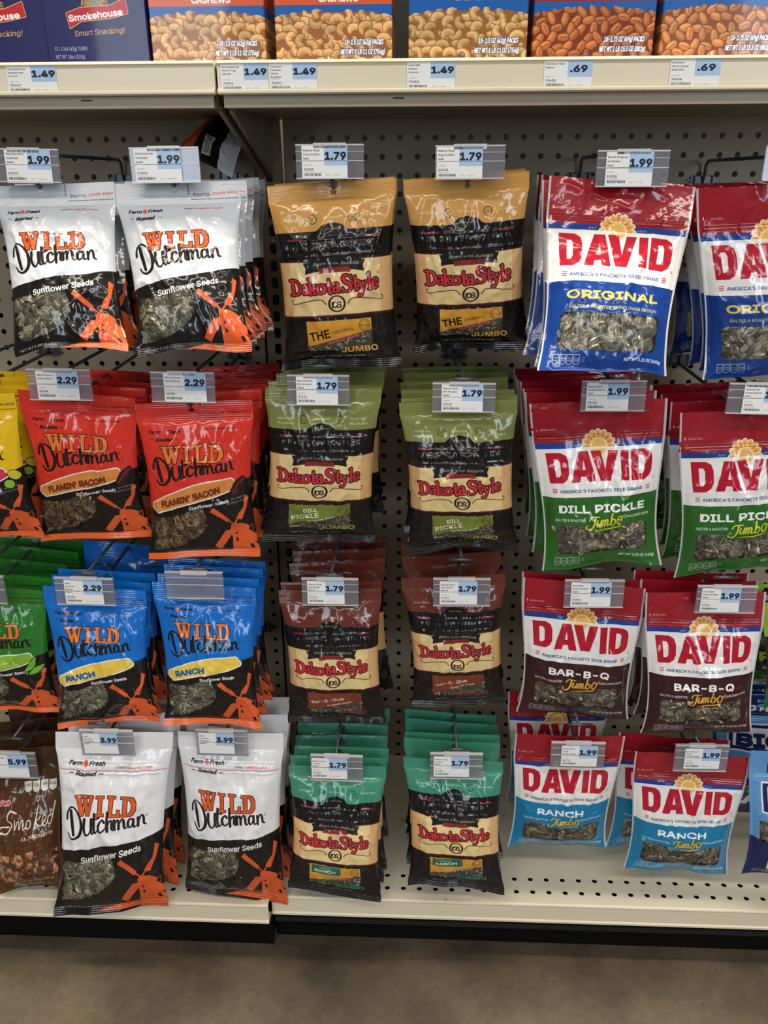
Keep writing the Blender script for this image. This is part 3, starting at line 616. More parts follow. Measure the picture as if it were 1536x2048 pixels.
def nuts_photo(c, x0, y0, x1, y1, kind, rnd):
    pal = {'cashew': ((226, 190, 132), (196, 150, 92), (150, 100, 52)), 'honey': ((238, 194, 132), (216, 160, 100), (156, 100, 54)), 'peanut': ((216, 138, 80), (184, 102, 54), (120, 58, 30)), 'hpeanut': ((232, 164, 104), (206, 130, 76), (142, 80, 44))}[kind]
    c.rect(x0, y0, x1, y1, pal[2]); cells = []
    step = 17
    for j in range(int((y1-y0)/11.5)+2):
        for i in range(int((x1-x0)/step)+2): cells.append((x0+(i+(j % 2)*.5)*step+rnd.uniform(-2, 2), y0+2+j*11.5+rnd.uniform(-3, 3)))
    for x, y in cells:
        a = rnd.uniform(0, 6.28); r = 8.2*rnd.uniform(.85, 1.15); k = rnd.uniform(.88, 1.06); t = [tuple(min(255, int(v*k)) for v in q) for q in pal]
        if kind in ('cashew', 'honey'):
            P = [(x+r*math.cos(a+u), y+r*.8*math.sin(a+u)) for u in (-1.35, -.7, 0, .7, 1.35)]; Rr = [2.9, 4.3, 4.8, 4.2, 2.7]
            Q = [(p-.8, q-1.3) for p, q in P]
        else:
            P = [(x-4.6*math.cos(a), y-4.6*math.sin(a)), (x, y), (x+4.6*math.cos(a), y+4.6*math.sin(a))]; Rr = [4.2, 5.2, 4.3]; Q = [(p-.9, q-1.4) for p, q in P]
        c.strokes([(P, Rr)], t[1], 1.0, t[2]); c.strokes([(Q, [v*.66 for v in Rr])], tuple((a+b)//2 for a, b in zip(t[0], t[1]))); c.strokes([([(p-.6, q-.9) for p, q in Q], [v*.36 for v in Rr])], t[0])
        if kind in ('peanut', 'hpeanut') and rnd.random() < .5: c.strokes([(P, .5)], t[2])
def art_carton(kind):
    c = Canvas(172, 200, 3.2, (30, 34, 84)); rnd = random.Random(len(kind)*7+3); Y0 = 110   # bottom 90 units are in the picture
    if kind == 'smoke':
        c.rect(-1, -1, 173, 201, (34, 34, 92)); c.T = lambda x, y: (x+2, y-8)
        c.polys([[(56, 98), (116, 98), (86, 144)]], (206, 150, 60)); c.polys([[(60, 98), (112, 98), (86, 141)]], (58, 140, 196))
        c.text('ALMONDS', 86, 126, 13, (206, 150, 60), anchor='c', w=46, bold=.03)
        c.text('BLUE', 86, 96, 18, (240, 240, 250), anchor='c', w=80, bold=.05)
        c.polys([[(36, 135), (60, 128), (110, 126), (138, 116), (141, 136), (112, 142), (60, 146), (40, 155)]], (196, 36, 44), 1.2, (214, 190, 130))
        c.text('Smokehouse', 86, 142, 11, (250, 250, 250), anchor='c', w=92, rot=5, bold=.05)
        c.text('Smart Snacking!', 46, 166, 10, (214, 160, 84), w=86, rot=3, shear=.2, bold=.015)
        c.text('12-1.5oz (43g) TUBES', 9, 185, 7, (220, 220, 235), w=56); c.text('NET WT 18oz (510g)', 9, 196, 7, (220, 220, 235), w=50)
        c.T = lambda x, y: (x, y)
        return c
    band = (222, 92, 48) if kind != 'peanut' else (160, 44, 44)
    if kind == 'cashew': band = (214, 88, 50)
    c.rect(-1, -1, 173, 201, (30, 96, 176)); c.rect(-1, -1, 173, 60, (24, 60, 140)); c.rect(-1, 90, 173, 120 if kind != 'cashew' else 114, band)
    nm = 'CASHEWS' if kind in ('cashew', 'honey') else 'PEANUTS'
    c.text('PLANTERS', 86, 78, 24, (240, 220, 90), anchor='c', w=130, bold=.05)
    c.text(nm, 94, 116, 12, (250, 246, 236), anchor='c', w=58, bold=.05)
    old_a = c.a.copy(); nuts_photo(c, 0, 130, 172, 202, kind, rnd)
    # heap outline: keep the blue ground above a rounded pile line
    yy, xx = np.mgrid[0:c.h, 0:c.w]/c.S; line = 136-9*np.sin(np.clip(xx/172, 0, 1)*math.pi)-2.5*np.abs(np.sin(xx/5.5))
    msk = (yy > line)[..., None]; nb = c.a.copy(); c.a = np.where(msk, nb, old_a).astype(np.float32)
    g = '42g' if 'pea' not in kind else '49g'
    a, b_ = ('18-1.5 OZ (42g) PACKS', 'NET WT 1 LB 11 OZ (756g)') if 'pea' not in kind else ('18-1.75 OZ (49g) PACKS', 'NET WT 1 LB 15.5 OZ (882g)')
    c.text(a, 160, 173, 9, (250, 250, 255), anchor='r', w=58, bold=.04, shear=.15, grow=.7, gcol=(34, 50, 110)); c.text(b_, 162, 186, 9, (250, 250, 255), anchor='r', w=66, bold=.04, shear=.15, grow=.7, gcol=(34, 50, 110))
    if kind in ('cashew', 'peanut'): c.ring(78, 189, 4, 1, (40, 60, 120)); c.text('U', 78, 191.5, 5, (40, 60, 120), anchor='c')
    else: c.text('K', 78, 192, 6, (250, 250, 250), anchor='c', bold=.03)
    c.rect(-1, 198.5, 173, 201, (24, 70, 150))
    return c

# ------------------------------------------------------------------ structure: floor, wall panels, uprights, deck, shelf
DECK_Z = 0.1066; FLOOR_Z = -0.002
def perforated(name, mat, org, ex, ey, x0, x1, y0, y1, holes, rx, ry, cx, cy, power=2.0, parent=None):
    """flat sheet in the plane org + x*ex + y*ey with real holes; holes = set of (x, y) centres, each in a cell of size cx by cy"""
    org, ex, ey = map(np.array, (org, ex, ey)); MBs = MB(); N = 12
    xs = sorted({round(h[0], 5) for h in holes}); ys = sorted({round(h[1], 5) for h in holes})
    gx0, gx1, gy0, gy1 = xs[0]-cx/2, xs[-1]+cx/2, ys[0]-cy/2, ys[-1]+cy/2
    V = []; Fc = []
    def q(a, b, c_, d):
        n = len(V); V.extend([org+ex*a+ey*b, org+ex*c_+ey*b, org+ex*c_+ey*d, org+ex*a+ey*d]); Fc.append((n, n+1, n+2, n+3))
    if gx0 > x0: q(x0, gy0, gx0, gy1)
    if gx1 < x1: q(gx1, gy0, x1, gy1)
    if gy0 > y0: q(x0, y0, x1, gy0)
    if gy1 < y1: q(x0, gy1, x1, y1)
    hs = {(round(a, 5), round(b, 5)) for a, b in holes}
    ang = [2*math.pi*(k+.5)/N for k in range(N)]
    for yi, y in enumerate(ys):
        ya = y-cy/2 if yi == 0 else (y+ys[yi-1])/2; yb = y+cy/2 if yi == len(ys)-1 else (y+ys[yi+1])/2
        for xi, x in enumerate(xs):
            xa = x-cx/2 if xi == 0 else (x+xs[xi-1])/2; xb = x+cx/2 if xi == len(xs)-1 else (x+xs[xi+1])/2
            if (x, y) not in hs: q(xa, ya, xb, yb); continue
            n = len(V)
            for a in ang:
                c_, s_ = math.cos(a), math.sin(a)
                k = (abs(c_)**power+abs(s_)**power)**(-1/power)
                V.append(org+ex*(x+rx*c_*k)+ey*(y+ry*s_*k))
            for a in ang:
                c_, s_ = math.cos(a), math.sin(a); k = 1/max(abs(c_), abs(s_))
                V.append(org+ex*(x+(xb-x if c_ > 0 else x-xa)*c_*k)+ey*(y+(yb-y if s_ > 0 else y-ya)*s_*k))
            for i in range(N): Fc.append((n+i, n+N+i, n+N+(i+1) % N, n+(i+1) % N))
            # square corners lie between border points 1-2, 4-5, 7-8, 10-11
            for (i, X, Y) in ((1, xb, yb), (4, xa, yb), (7, xa, ya), (10, xb, ya)):
                V.append(org+ex*X+ey*Y); Fc.append((n+N+i, len(V)-1, n+N+(i+1) % N))
            # a short inner wall gives the sheet its thickness
            nr = np.cross(ex, ey); m0 = len(V)
            for k_ in range(N): V.append(np.array(V[n+k_])-nr*.0014)
            for i in range(N): Fc.append((n+i, n+(i+1) % N, m0+(i+1) % N, m0+i))
    o = mesh(name, V, Fc, mat, parent); return o
P = .0254
fl = MB(); fl.box((-4, -4.5, FLOOR_Z-.05), (4, .6, FLOOR_Z)); tag(fl.build('floor', M_FLOOR), kind='structure')
wall = empty('wall_back', (0, 0, 0), kind='structure')
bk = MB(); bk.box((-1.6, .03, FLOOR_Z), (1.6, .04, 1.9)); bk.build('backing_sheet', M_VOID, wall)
rows = [1.2-k*P for k in range(44)]
UX0, UX1 = -.2075, -.1745
perforated('panel', M_PANEL, (0, 0, 0), (1, 0, 0), (0, 0, 1), -1.25, UX0-.006, .1, 1.262, {(-.2247-.0015-k*P, z) for k in range(28) for z in rows}, .0042, .0042, P, P, parent=wall)
perforated('panel', M_PANEL, (0, 0, 0), (1, 0, 0), (0, 0, 1), UX1+.006, 1.1, .1, 1.262, {(-.1524+k*P, z) for k in range(41) for z in rows}, .0042, .0042, P, P, parent=wall)
up = empty('slotted_upright', (-.191, -.004, .1), 'beige slotted steel upright between the two perforated panels', 'upright')
perforated('slot_strip', M_UPR, (.191, 0, -.1), (1, 0, 0), (0, 0, 1), UX0, UX1, .1, 1.262, {(-.1915, 1.1745-k*P) for k in range(42)}, .0052, .0083, .014, P, 5.0, parent=up)
for xx in (UX0, UX1):
    fl_ = MB(); fl_.box((xx-.0012+.191, -.0004, 0), (xx+.0012+.191, .03, 1.162)); fl_.build('side_flange', M_UPR, up)
# base decks
def deck(x0, x1, yf, hole_rows, xoff, label, kx0):
    r = empty('base_deck', ((x0+x1)/2, yf, DECK_Z), label, 'shelf deck'); cxm, L0 = (x0+x1)/2, yf
    hol = set()
    for j, y in enumerate(hole_rows):
        n = int((x1-x0-.03)/P)
        for k in range(n):
            hx = xoff[j % 2]+(k-int((xoff[0]-x0)/P)+0)*P
            if x0+.012 < hx < x1-.012: hol.add((round(hx, 5), y))
    o = perforated_rows('deck_top', M_DECK, x0, x1, yf, 0.0, DECK_Z, hol); o.parent = r; o.location = (-cxm, -L0, -DECK_Z)
    b = MB()
    # rolled front edge: rounded nose, face and return
    prof = [(yf, DECK_Z), (yf-.0018, DECK_Z-.0008), (yf-.0026, DECK_Z-.003), (yf-.0016, DECK_Z-.006), (yf-.0016, DECK_Z-.031), (yf-.0034, DECK_Z-.033), (yf-.0034, DECK_Z-.0365), (yf+.001, DECK_Z-.038), (yf+.02, DECK_Z-.038), (yf+.02, DECK_Z-.036), (yf+.001, DECK_Z-.0345), (yf+.0004, DECK_Z-.002)]
    b.prism_x([(y-L0, z-DECK_Z) for y, z in prof], x0-cxm, x1-cxm)
    b.build('front_lip', M_CREAM, r)
    k = MB(); k.box((x0, yf+.022, FLOOR_Z), (x1, yf+.03, DECK_Z-.036)); kp = k.build('kick_plate', M_KICK, r); kp.location = (-cxm, -L0, -DECK_Z)
    return r
def perforated_rows(name, mat, x0, x1, yf, yb, z, hol):
    """deck sheet whose holed rows are staggered: each row is its own strip of cells"""
    V = []; Fc = []; N = 12; rws = sorted({h[1] for h in hol})
    def q(a, b, c_, d):
        n = len(V); V.extend([(a, b, z), (c_, b, z), (c_, d, z), (a, d, z)]); Fc.append((n, n+1, n+2, n+3))
    edges = [yf]
    for i, y in enumerate(rws): edges += [y-P/2+.001, y+P/2-.001]
    last = yf
    for y in rws:
        if y-P/2+.001 > last+1e-5: q(x0, last, x1, y-P/2+.001)
        ya, yb_ = y-P/2+.001, y+P/2-.001; last = yb_
        xs = sorted(h[0] for h in hol if h[1] == y); q(x0, ya, xs[0]-P/2, yb_); q(xs[-1]+P/2, ya, x1, yb_)
        for x in xs:
            n = len(V); ang = [2*math.pi*(k+.5)/N for k in range(N)]
            for a in ang: V.append((x+.0042*math.cos(a), y+.0042*math.sin(a), z))
            for a in ang:
                k = 1/max(abs(math.cos(a)), abs(math.sin(a))); V.append((x+P/2*math.cos(a)*k, y+(yb_-ya)/2*math.sin(a)*k, z))
            for a in ang: V.append((x+.0042*math.cos(a), y+.0042*math.sin(a), z-.0015))
            for i in range(N):
                Fc.append((n+i, n+N+i, n+N+(i+1) % N, n+(i+1) % N)); Fc.append((n+i, n+(i+1) % N, n+2*N+(i+1) % N, n+2*N+i))
            for (i, X, Y) in ((1, x+P/2, yb_), (4, x-P/2, yb_), (7, x-P/2, ya), (10, x+P/2, ya)):
                V.append((X, Y, z)); Fc.append((n+N+i, len(V)-1, n+N+(i+1) % N))
            m0 = len(V)
            for a in ang: V.append((x+.011*math.cos(a), y+.011*math.sin(a), z-.02))
    if last < yb-1e-5: q(x0, last, x1, yb)
    return mesh(name, V, Fc, mat)
deck(-1.25, -.192, -.3635, (-.3385, -.312), (-.3475, -.3443+.0127*0), 'scuffed cream base deck left of the joint', 0)
deck(-.190, 1.1, -.345, (-.3228, -.2975), (.19416, .19341), 'scuffed cream base deck right of the joint', 1)
vb = MB(); vb.box((-.188, -.34, DECK_Z-.06), (1.1, -.01, DECK_Z-.05)); DK1 = [q_ for q_ in bpy.data.objects if q_.name.startswith('base_deck')][-1]; o = vb.build('base_frame', M_VOID, DK1); o.location = -DK1.location
# upper shelves with price rails
def shelf(x0, x1, label, marks):
    r = empty('metal_shelf', (0, 0, 0), label, 'shelf')
    b = MB(); t = 1.2625
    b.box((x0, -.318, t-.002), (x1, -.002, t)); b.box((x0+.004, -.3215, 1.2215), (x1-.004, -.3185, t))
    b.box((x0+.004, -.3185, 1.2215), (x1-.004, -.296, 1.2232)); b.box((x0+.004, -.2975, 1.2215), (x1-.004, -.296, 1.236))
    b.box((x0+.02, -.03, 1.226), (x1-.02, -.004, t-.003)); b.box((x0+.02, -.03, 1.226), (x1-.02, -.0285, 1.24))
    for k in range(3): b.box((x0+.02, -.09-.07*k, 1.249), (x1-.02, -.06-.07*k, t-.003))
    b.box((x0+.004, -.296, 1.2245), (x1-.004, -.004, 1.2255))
    b.build('shelf_pan', M_UPR, r)  # darker enamel colour on the pan stands in for the shade under the rail
    p = MB(); Y = -.3235
    pr = [(Y, 1.2655), (Y-.004, 1.2665), (Y-.0075, 1.2655), (Y-.008, 1.2635), (Y-.0055, 1.2625), (Y-.0045, 1.2605), (Y-.0045, 1.2405), (Y-.0065, 1.2385), (Y-.0085, 1.2375), (Y-.0085, 1.2350), (Y-.004, 1.2335), (Y+.0015, 1.2345), (Y+.0015, 1.2655)]
    p.prism_x(pr, x0, x1); p.build('price_rail', M_CREAM, r)
    for mx in marks:
        k = MB(); k.box((mx-.006, -.3222, 1.2290), (mx+.006, -.3214, 1.2302)); k.build('lock_slot', M_VOID, r)
    return r
shelf(-1.25, -.1895, 'cream metal shelf with price rail, left of the rail joint', [atY(175, 205, -.32)[0]])
shelf(-.1865, 1.1, 'cream metal shelf with price rail, right of the rail joint', [atY(797, 204, -.32)[0]])
def bracket(x, label):
    b = MB(); b.prism_x([(-.316, 1.2595), (-.316, 1.236), (-.27, 1.222), (-.012, 1.150), (-.0045, 1.150), (-.0045, 1.2595)], x-.0012, x+.0012)
    b.prism_x([(-.27, 1.222), (-.012, 1.150), (-.0125, 1.1485), (-.2705, 1.2205)], x-.004, x+.0012)
    o = b.build('shelf_bracket', M_UPR); tag(o, label, 'bracket', 'steel brackets under the upper shelf')
bracket(-.1975, 'triangular steel shelf bracket hooked left of the upright slots')
bracket(-.1845, 'narrow steel shelf bracket hooked right of the upright slots')

# ------------------------------------------------------------------ bags
def bag_shape(C4, kind, T, seed, hv, bv):
    TL, TR, BR, BL = [np.array(p, float) for p in C4]
    ex = (TR-TL)+(BR-BL); ex /= np.linalg.norm(ex); ed = (BL-TL)+(BR-TR); ed /= np.linalg.norm(ed)
    N = np.cross(ex, ed); N /= np.linalg.norm(N)
    if N[1] > 0: N = -N
    W = np.linalg.norm(TR-TL)
    def S(u, v, side=1):
        u = np.asarray(u, float); v = np.asarray(v, float)
        x = np.clip((v-hv)/(bv-hv), 0, 1)
        if kind == 'pillow':
            g = np.sin(np.pi*x**1.12)**.62; g = np.where((x <= 0) | (x >= 1), 0, g); pull = .055; e = np.clip(1-np.abs(2*u-1)**2.4, 0, 1)**.62
        else:
            g = (np.sin(np.pi*np.clip(x, 0, 1)**1.5)**.75); g = np.where((x <= 0) | (x >= 1), 0, g); pull = .045
            s = np.clip(np.abs(2*u-1)/.94, 0, 1); e = np.clip(1-s**2.6, 0, 1)**.8
        g = np.nan_to_num(g)
        uu = .5+(u-.5)*(1-pull*g*2*np.abs(2*u-1)**1.5)
        Pm = (TL[None]*((1-uu)*(1-v))[..., None]+TR[None]*(uu*(1-v))[..., None]+BR[None]*(uu*v)[..., None]+BL[None]*((1-uu)*v)[..., None])
        d = T*g*e*(.62 if side > 0 else -.38)
        # wrinkles: gathers at both seals, slanting folds, crinkle of the film
        mk = np.clip(e*1.3, 0, 1)*np.clip(g*1.6, 0, 1)
        gx = np.exp(-x/.13); gb = np.exp(-(1-x)/.12)
        wv = .0020*vn(u*15+v*2, v*3, seed)*gx*mk+.0026*vn(u*12-v*2, v*2.5, seed+3)*gb*mk
        rd = lambda n: (1-np.abs(n))**4
        wv += .0032*(rd(vn(u*3.2+v*2.4, v*2.2-u*1.2, seed+5))-.3)*mk*(.4+.8*(1-x))
        wv += .0020*(rd(vn(u*6.5-v*3.5, v*4.5+u*2, seed+9))-.3)*mk
        wv += .0007*vn(u*22, v*28, seed+11)*mk
        d = d+wv*(1.25 if side > 0 else -1)
        if kind == 'pouch': d = d+(.0030*vn(u*4, v*5, seed+13)+.0022*(rd(vn(u*5+v*3, v*7-u*2, seed+14))-.3))*np.clip(1-g, 0, 1)*(1-np.abs(2*u-1)*.3)
        # soft out-of-plane waves of the flat seals
        fl = .0045*vn(u*1.6, v*.6, seed+17)+.0022*vn(u*4.5, v*1.2, seed+19)
        bf = np.clip((v-.8)/.2, 0, 1)**1.5; hf = np.clip((.16-v)/.16, 0, 1)
        d = d+fl*(bf*2.4+hf*.7)
        Q = Pm+N*d[..., None]
        Q = Q+ed*(((.0045*vn(u*2.6, 0*v+.3, seed+23)+.004*(np.abs(2*u-1)**2-.4))*bf)[..., None])
        return Q
    return S, N, W
def grid_part(name, mat, S, root, u0, u1, v0, v1, nu, nv, sides=(1, -1), crimp=0.0, ncr=8, off=0.0, hole=None, zipg=False, N=None, size=None):
    V = []; Fc = []; UV = []
    for sd in sides:
        n_u, n_v = (nu, nv) if sd > 0 else (max(6, nu//3), max(3, nv//4) if not crimp else nv//2)
        u, v = np.meshgrid(np.linspace(u0, u1, n_u+1), np.linspace(v0, v1, n_v+1))
        Q = S(u, v, sd)
        if sd > 0: Q = Q+N*(off+.00012)
        else: Q = Q-N*.00012
        t = (v-v0)/(v1-v0)
        if crimp: Q = Q+N*(crimp*np.sin(2*math.pi*t*ncr))[..., None]
        if zipg:
            ed = np.clip(np.minimum(u-u0, u1-u)*18, 0, 1)
            rg = (np.exp(-((t-.12)/.06)**2)+np.exp(-((t-.88)/.06)**2))*.0011+np.exp(-((t-.5)/.2)**2)*(.0008+.0009*np.abs(np.sin(u*math.pi*17)))
            Q = Q+N*(rg*ed)[..., None]
        base = len(V); flatQ = (Q-np.array(root)).reshape(-1, 3)
        uvx = u if sd > 0 else .035+0*u
        keep_dead = set(); idx = lambda i, j: base+i*(n_u+1)+j
        dead = np.zeros((n_v, n_u), bool)
        if hole is not None:
            hu, hv_, rad = hole; Wm, Hm = size
            cu_ = (u[:-1, :-1]+u[1:, 1:])/2; cv_ = (v[:-1, :-1]+v[1:, 1:])/2
            dead = ((cu_-hu)*Wm)**2+((cv_-hv_)*Hm)**2 < rad**2
            # pull the rim of the cut onto the circle
            for i in range(n_v+1):
                for j in range(n_u+1):
                    nb = [dead[a, b] for a in (i-1, i) for b in (j-1, j) if 0 <= a < n_v and 0 <= b < n_u]
                    if any(nb) and not all(nb):
                        dx, dy = (u[i, j]-hu)*Wm, (v[i, j]-hv_)*Hm; L_ = math.hypot(dx, dy)+1e-9
                        nu_, nv_ = hu+dx/L_*rad/Wm, hv_+dy/L_*rad/Hm
                        flatQ[i*(n_u+1)+j] = S(np.array([[nu_]]), np.array([[nv_]]), sd)[0, 0]-np.array(root)+N*(.00012 if sd > 0 else -.00012)
        V += list(flatQ); UV += list(np.column_stack([uvx.ravel(), 1-v.ravel()]))
        for i in range(n_v):
            for j in range(n_u):
                if dead[i, j]: continue
                f = (idx(i, j), idx(i+1, j), idx(i+1, j+1), idx(i, j+1))
                Fc.append(f if sd > 0 else f[::-1])
    return mesh(name, V, Fc, mat, root_obj[0], True, uv=UV)
root_obj = [None]
def seed_template():
    """a flat teardrop sunflower seed in its shell: rings along x, 8 around"""
    V = []; prof = [(-1, .05), (-.62, .62), (0, .98), (.5, .74), (.9, .2)]
    for x, r in prof:
        for k in range(8):
            a = 2*math.pi*k/8; V.append((x, r*math.cos(a)*.56, r*math.sin(a)*.25))
    F = []
    for i in range(4):
        for k in range(8): F.append((i*8+k, i*8+(k+1) % 8, (i+1)*8+(k+1) % 8, (i+1)*8+k))
    F.append(tuple(range(7, -1, -1))); F.append(tuple(32+k for k in range(8)))
    return np.array(V), F
SV, SF = seed_template()
def almond_template():
    V = SV.copy(); V[:, 1] *= 1.25; V[:, 2] *= 1.7; return V
def seeds_mesh(S, N, win, cw, ch, rnd, tone, size, root, almond=False, T=.03):
    W_ = np.array(win)/np.array([cw, ch])
    x0, y0 = W_.min(0); x1, y1 = W_.max(0)
    Pw = S(np.array([[x0, x1], [x0, x1]]), np.array([[y0, y0], [y1, y1]]))
    wm = np.linalg.norm(Pw[0, 1]-Pw[0, 0]); hm = np.linalg.norm(Pw[1, 0]-Pw[0, 0])
    def inside(p):
        c_ = False; n = len(W_)
        for i in range(n):
            a, b = W_[i], W_[(i+1) % n]
            if (a[1] > p[1]) != (b[1] > p[1]) and p[0] < (b[0]-a[0])*(p[1]-a[1])/(b[1]-a[1])+a[0]: c_ = not c_
        return c_
    pts = []; st = size*.66
    for layer in range(4):
        nx, ny = int(wm/st)+2, int(hm/st/.72)+2
        for j in range(ny+1):
            for i in range(nx+1):
                p = (x0+(x1-x0)*(i+.5*(j % 2)+rnd.uniform(-.4, .4)-.2)/nx, y0+(y1-y0)*(j+rnd.uniform(-.4, .4))/ny)
                pc = (x0+(x1-x0)*.5+(p[0]-x0-(x1-x0)*.5)*.93, y0+(y1-y0)*.5+(p[1]-y0-(y1-y0)*.5)*.93)
                if .05 < p[0] < .95 and (inside(pc) or inside(p)): pts.append((p[0], p[1], layer))
    u = np.array([p[0] for p in pts]); v = np.array([p[1] for p in pts])
    Q = S(u[None], v[None])[0]; e = 1e-3
    Tu = S((u+e)[None], v[None])[0]-Q; Tu /= np.linalg.norm(Tu, axis=1)[:, None]
    Tv = S(u[None], (v+e)[None])[0]-Q; Tv /= np.linalg.norm(Tv, axis=1)[:, None]
    Nn = np.cross(Tu, Tv); Nn /= np.linalg.norm(Nn, axis=1)[:, None]; Nn *= np.sign((Nn@N))[:, None]
    tv = almond_template() if almond else SV
    V = []; Fc = []; Cc = []
    for i, p in enumerate(pts):
        a = rnd.uniform(0, 2*math.pi); tl = rnd.gauss(0, .28); rl = rnd.gauss(0, .5); l = size/2*rnd.uniform(.8, 1.12)
        ax = math.cos(a)*Tu[i]+math.sin(a)*Tv[i]; ax = ax*math.cos(tl)+Nn[i]*math.sin(tl); ax /= np.linalg.norm(ax)
        ay = np.cross(Nn[i], ax); ay /= np.linalg.norm(ay); az = np.cross(ax, ay)
        ay, az = ay*math.cos(rl)+az*math.sin(rl), az*math.cos(rl)-ay*math.sin(rl)
        dep = .0020+size*.09+p[2]*.0019+rnd.uniform(0, .0015)
        M_ = np.stack([ax, ay, az])*l; c0 = Q[i]-Nn[i]*dep-root; b = len(V)
        V += list(tv@M_+c0); Fc += [tuple(k+b for k in f) for f in SF]
        j_ = rnd.uniform(.75, 1.2); warm = rnd.random()
        dark, mid, pale = tone
        for r_ in range(5):
            for k in range(8):
                if almond: cc = np.array(mid)*j_*(.85+.3*((k+r_) % 2))
                else:
                    cc = np.array(pale if k in (0, 4) else (mid if (k in (2, 6) and warm > .35) else np.array(dark)*.82))*j_
                    if warm > .84: cc = np.array(pale)*(.95 if k % 2 else .8)
                    if r_ in (0, 4): cc = np.array(pale)*.7*j_
                Cc.append((*srgb(np.clip(cc, 0, 255)), 1))
    o = mesh('almonds' if almond else 'seeds', V, Fc, M_SEED, root_obj[0], True)
    ca = o.data.color_attributes.new('Col', 'FLOAT_COLOR', 'POINT'); ca.data.foreach_set('color', np.array(Cc, np.float32).ravel())
    o['kind'] = 'stuff'; return o
T_OLIVE = ((142, 134, 112), (182, 172, 144), (250, 238, 196)); T_BACON = ((134, 104, 76), (184, 144, 104), (240, 200, 146))
T_GREY = ((142, 132, 120), (184, 170, 152), (246, 224, 182)); T_PALE = ((170, 162, 144), (206, 196, 172), (244, 232, 200)); T_ALM = ((140, 92, 64), (156, 106, 76), (180, 130, 95))

DES = {}
def design(key, canvas, **kw):
    im = canvas.image('print_'+key); mt = print_mat('film_'+key, im, **kw)
    DES[key] = dict(mat=mt, win=getattr(canvas, 'win', None), W=canvas.W, H=canvas.H)
design('wd', art_windmill((208, 213, 220)), bump=.38)
design('wdbig', art_windmill((236, 236, 240), big=True, seed=3), bump=.45)
design('bacon', art_windmill((222, 56, 44), ("FLAMIN' BACON", (118, 52, 30), (222, 142, 72))))
design('blue', art_windmill((20, 112, 206), ('RANCH', (30, 96, 176), (240, 206, 84))))
design('green', art_windmill((46, 122, 44), ('SUGAR DILL', (190, 214, 90), (130, 186, 60))))
design('yellow', art_windmill((240, 196, 30), ('BBQ MELON', (150, 40, 60), (206, 60, 90))))
design('orig', art_badlands((208, 154, 82), (190, 130, 50), 'orig', (222, 160, 62), (226, 182, 76)))
design('dill', art_badlands((130, 136, 74), (116, 124, 58), 'dill', (122, 134, 56), (160, 172, 78), 2))
design('bbq', art_badlands((106, 52, 40), (94, 42, 34), 'bbq', (132, 60, 42), (132, 60, 42), 3))
design('teal', art_badlands((66, 142, 118), (40, 120, 96), 'ranch', (216, 156, 60), (40, 136, 116), 4))
design('dorig', art_sun('ORIGINAL', (20, 62, 140), (236, 200, 80)))
design('ddill', art_sun('DILL PICKLE', (46, 104, 40), jcol=(214, 220, 50)))
design('dbbq', art_sun('BAR-B-Q', (62, 28, 34), jcol=(236, 178, 60)))
design('dranch', art_sun('RANCH', (22, 128, 176), jcol=(232, 196, 66)))
design('almond', art_almond()); design('bigblue', art_block('blue')); design('lime', art_block('lime'))
KIND = {'wd': ('pillow', .030, T_OLIVE, .0175), 'wdbig': ('pillow', .040, T_OLIVE, .0185), 'bacon': ('pillow', .030, T_BACON, .0150), 'blue': ('pillow', .030, T_OLIVE, .0135), 'green': ('pillow', .030, T_OLIVE, .0150), 'yellow': ('pillow', .030, T_OLIVE, .0150),
        'orig': ('pillow', .036, None, 0), 'dill': ('pillow', .036, None, 0), 'bbq': ('pillow', .036, None, 0), 'teal': ('pillow', .036, None, 0),
        'dorig': ('pouch', .032, T_PALE, .0185), 'ddill': ('pouch', .032, T_GREY, .0190), 'dbbq': ('pouch', .032, T_GREY, .0185), 'dranch': ('pouch', .032, T_GREY, .0180),
        'almond': ('pouch', .036, T_ALM, .0230), 'bigblue': ('pouch', .04, T_OLIVE, .0150), 'lime': ('pouch', .04, T_OLIVE, .0150)}
HV = {'wd': .13, 'wdbig': .09, 'bacon': .12, 'blue': .12, 'green': .12, 'yellow': .12, 'orig': .085, 'dill': .085, 'bbq': .085, 'teal': .085}
PACK = {'wd': 'seed_bag', 'almond': 'almond_pouch'}
def corners(px, Yt, L):
    """hanging quad from its four image corners: top edge on the plane Yt, foot swung out so that the length is L"""
    (a, b, c_, d) = px; TL = atY(*a, Yt); TR = atY(*b, Yt); best = None
    for Yb in np.arange(Yt-.10, Yt+.06, .002):
        BR = atY(*c_, Yb); BL = atY(*d, Yb); e = abs((np.linalg.norm(BL-TL)+np.linalg.norm(BR-TR))/2-L)
        if best is None or e < best[0]: best = (e, BR, BL, Yb)
    return [TL, TR, best[1], best[2]], best[3]
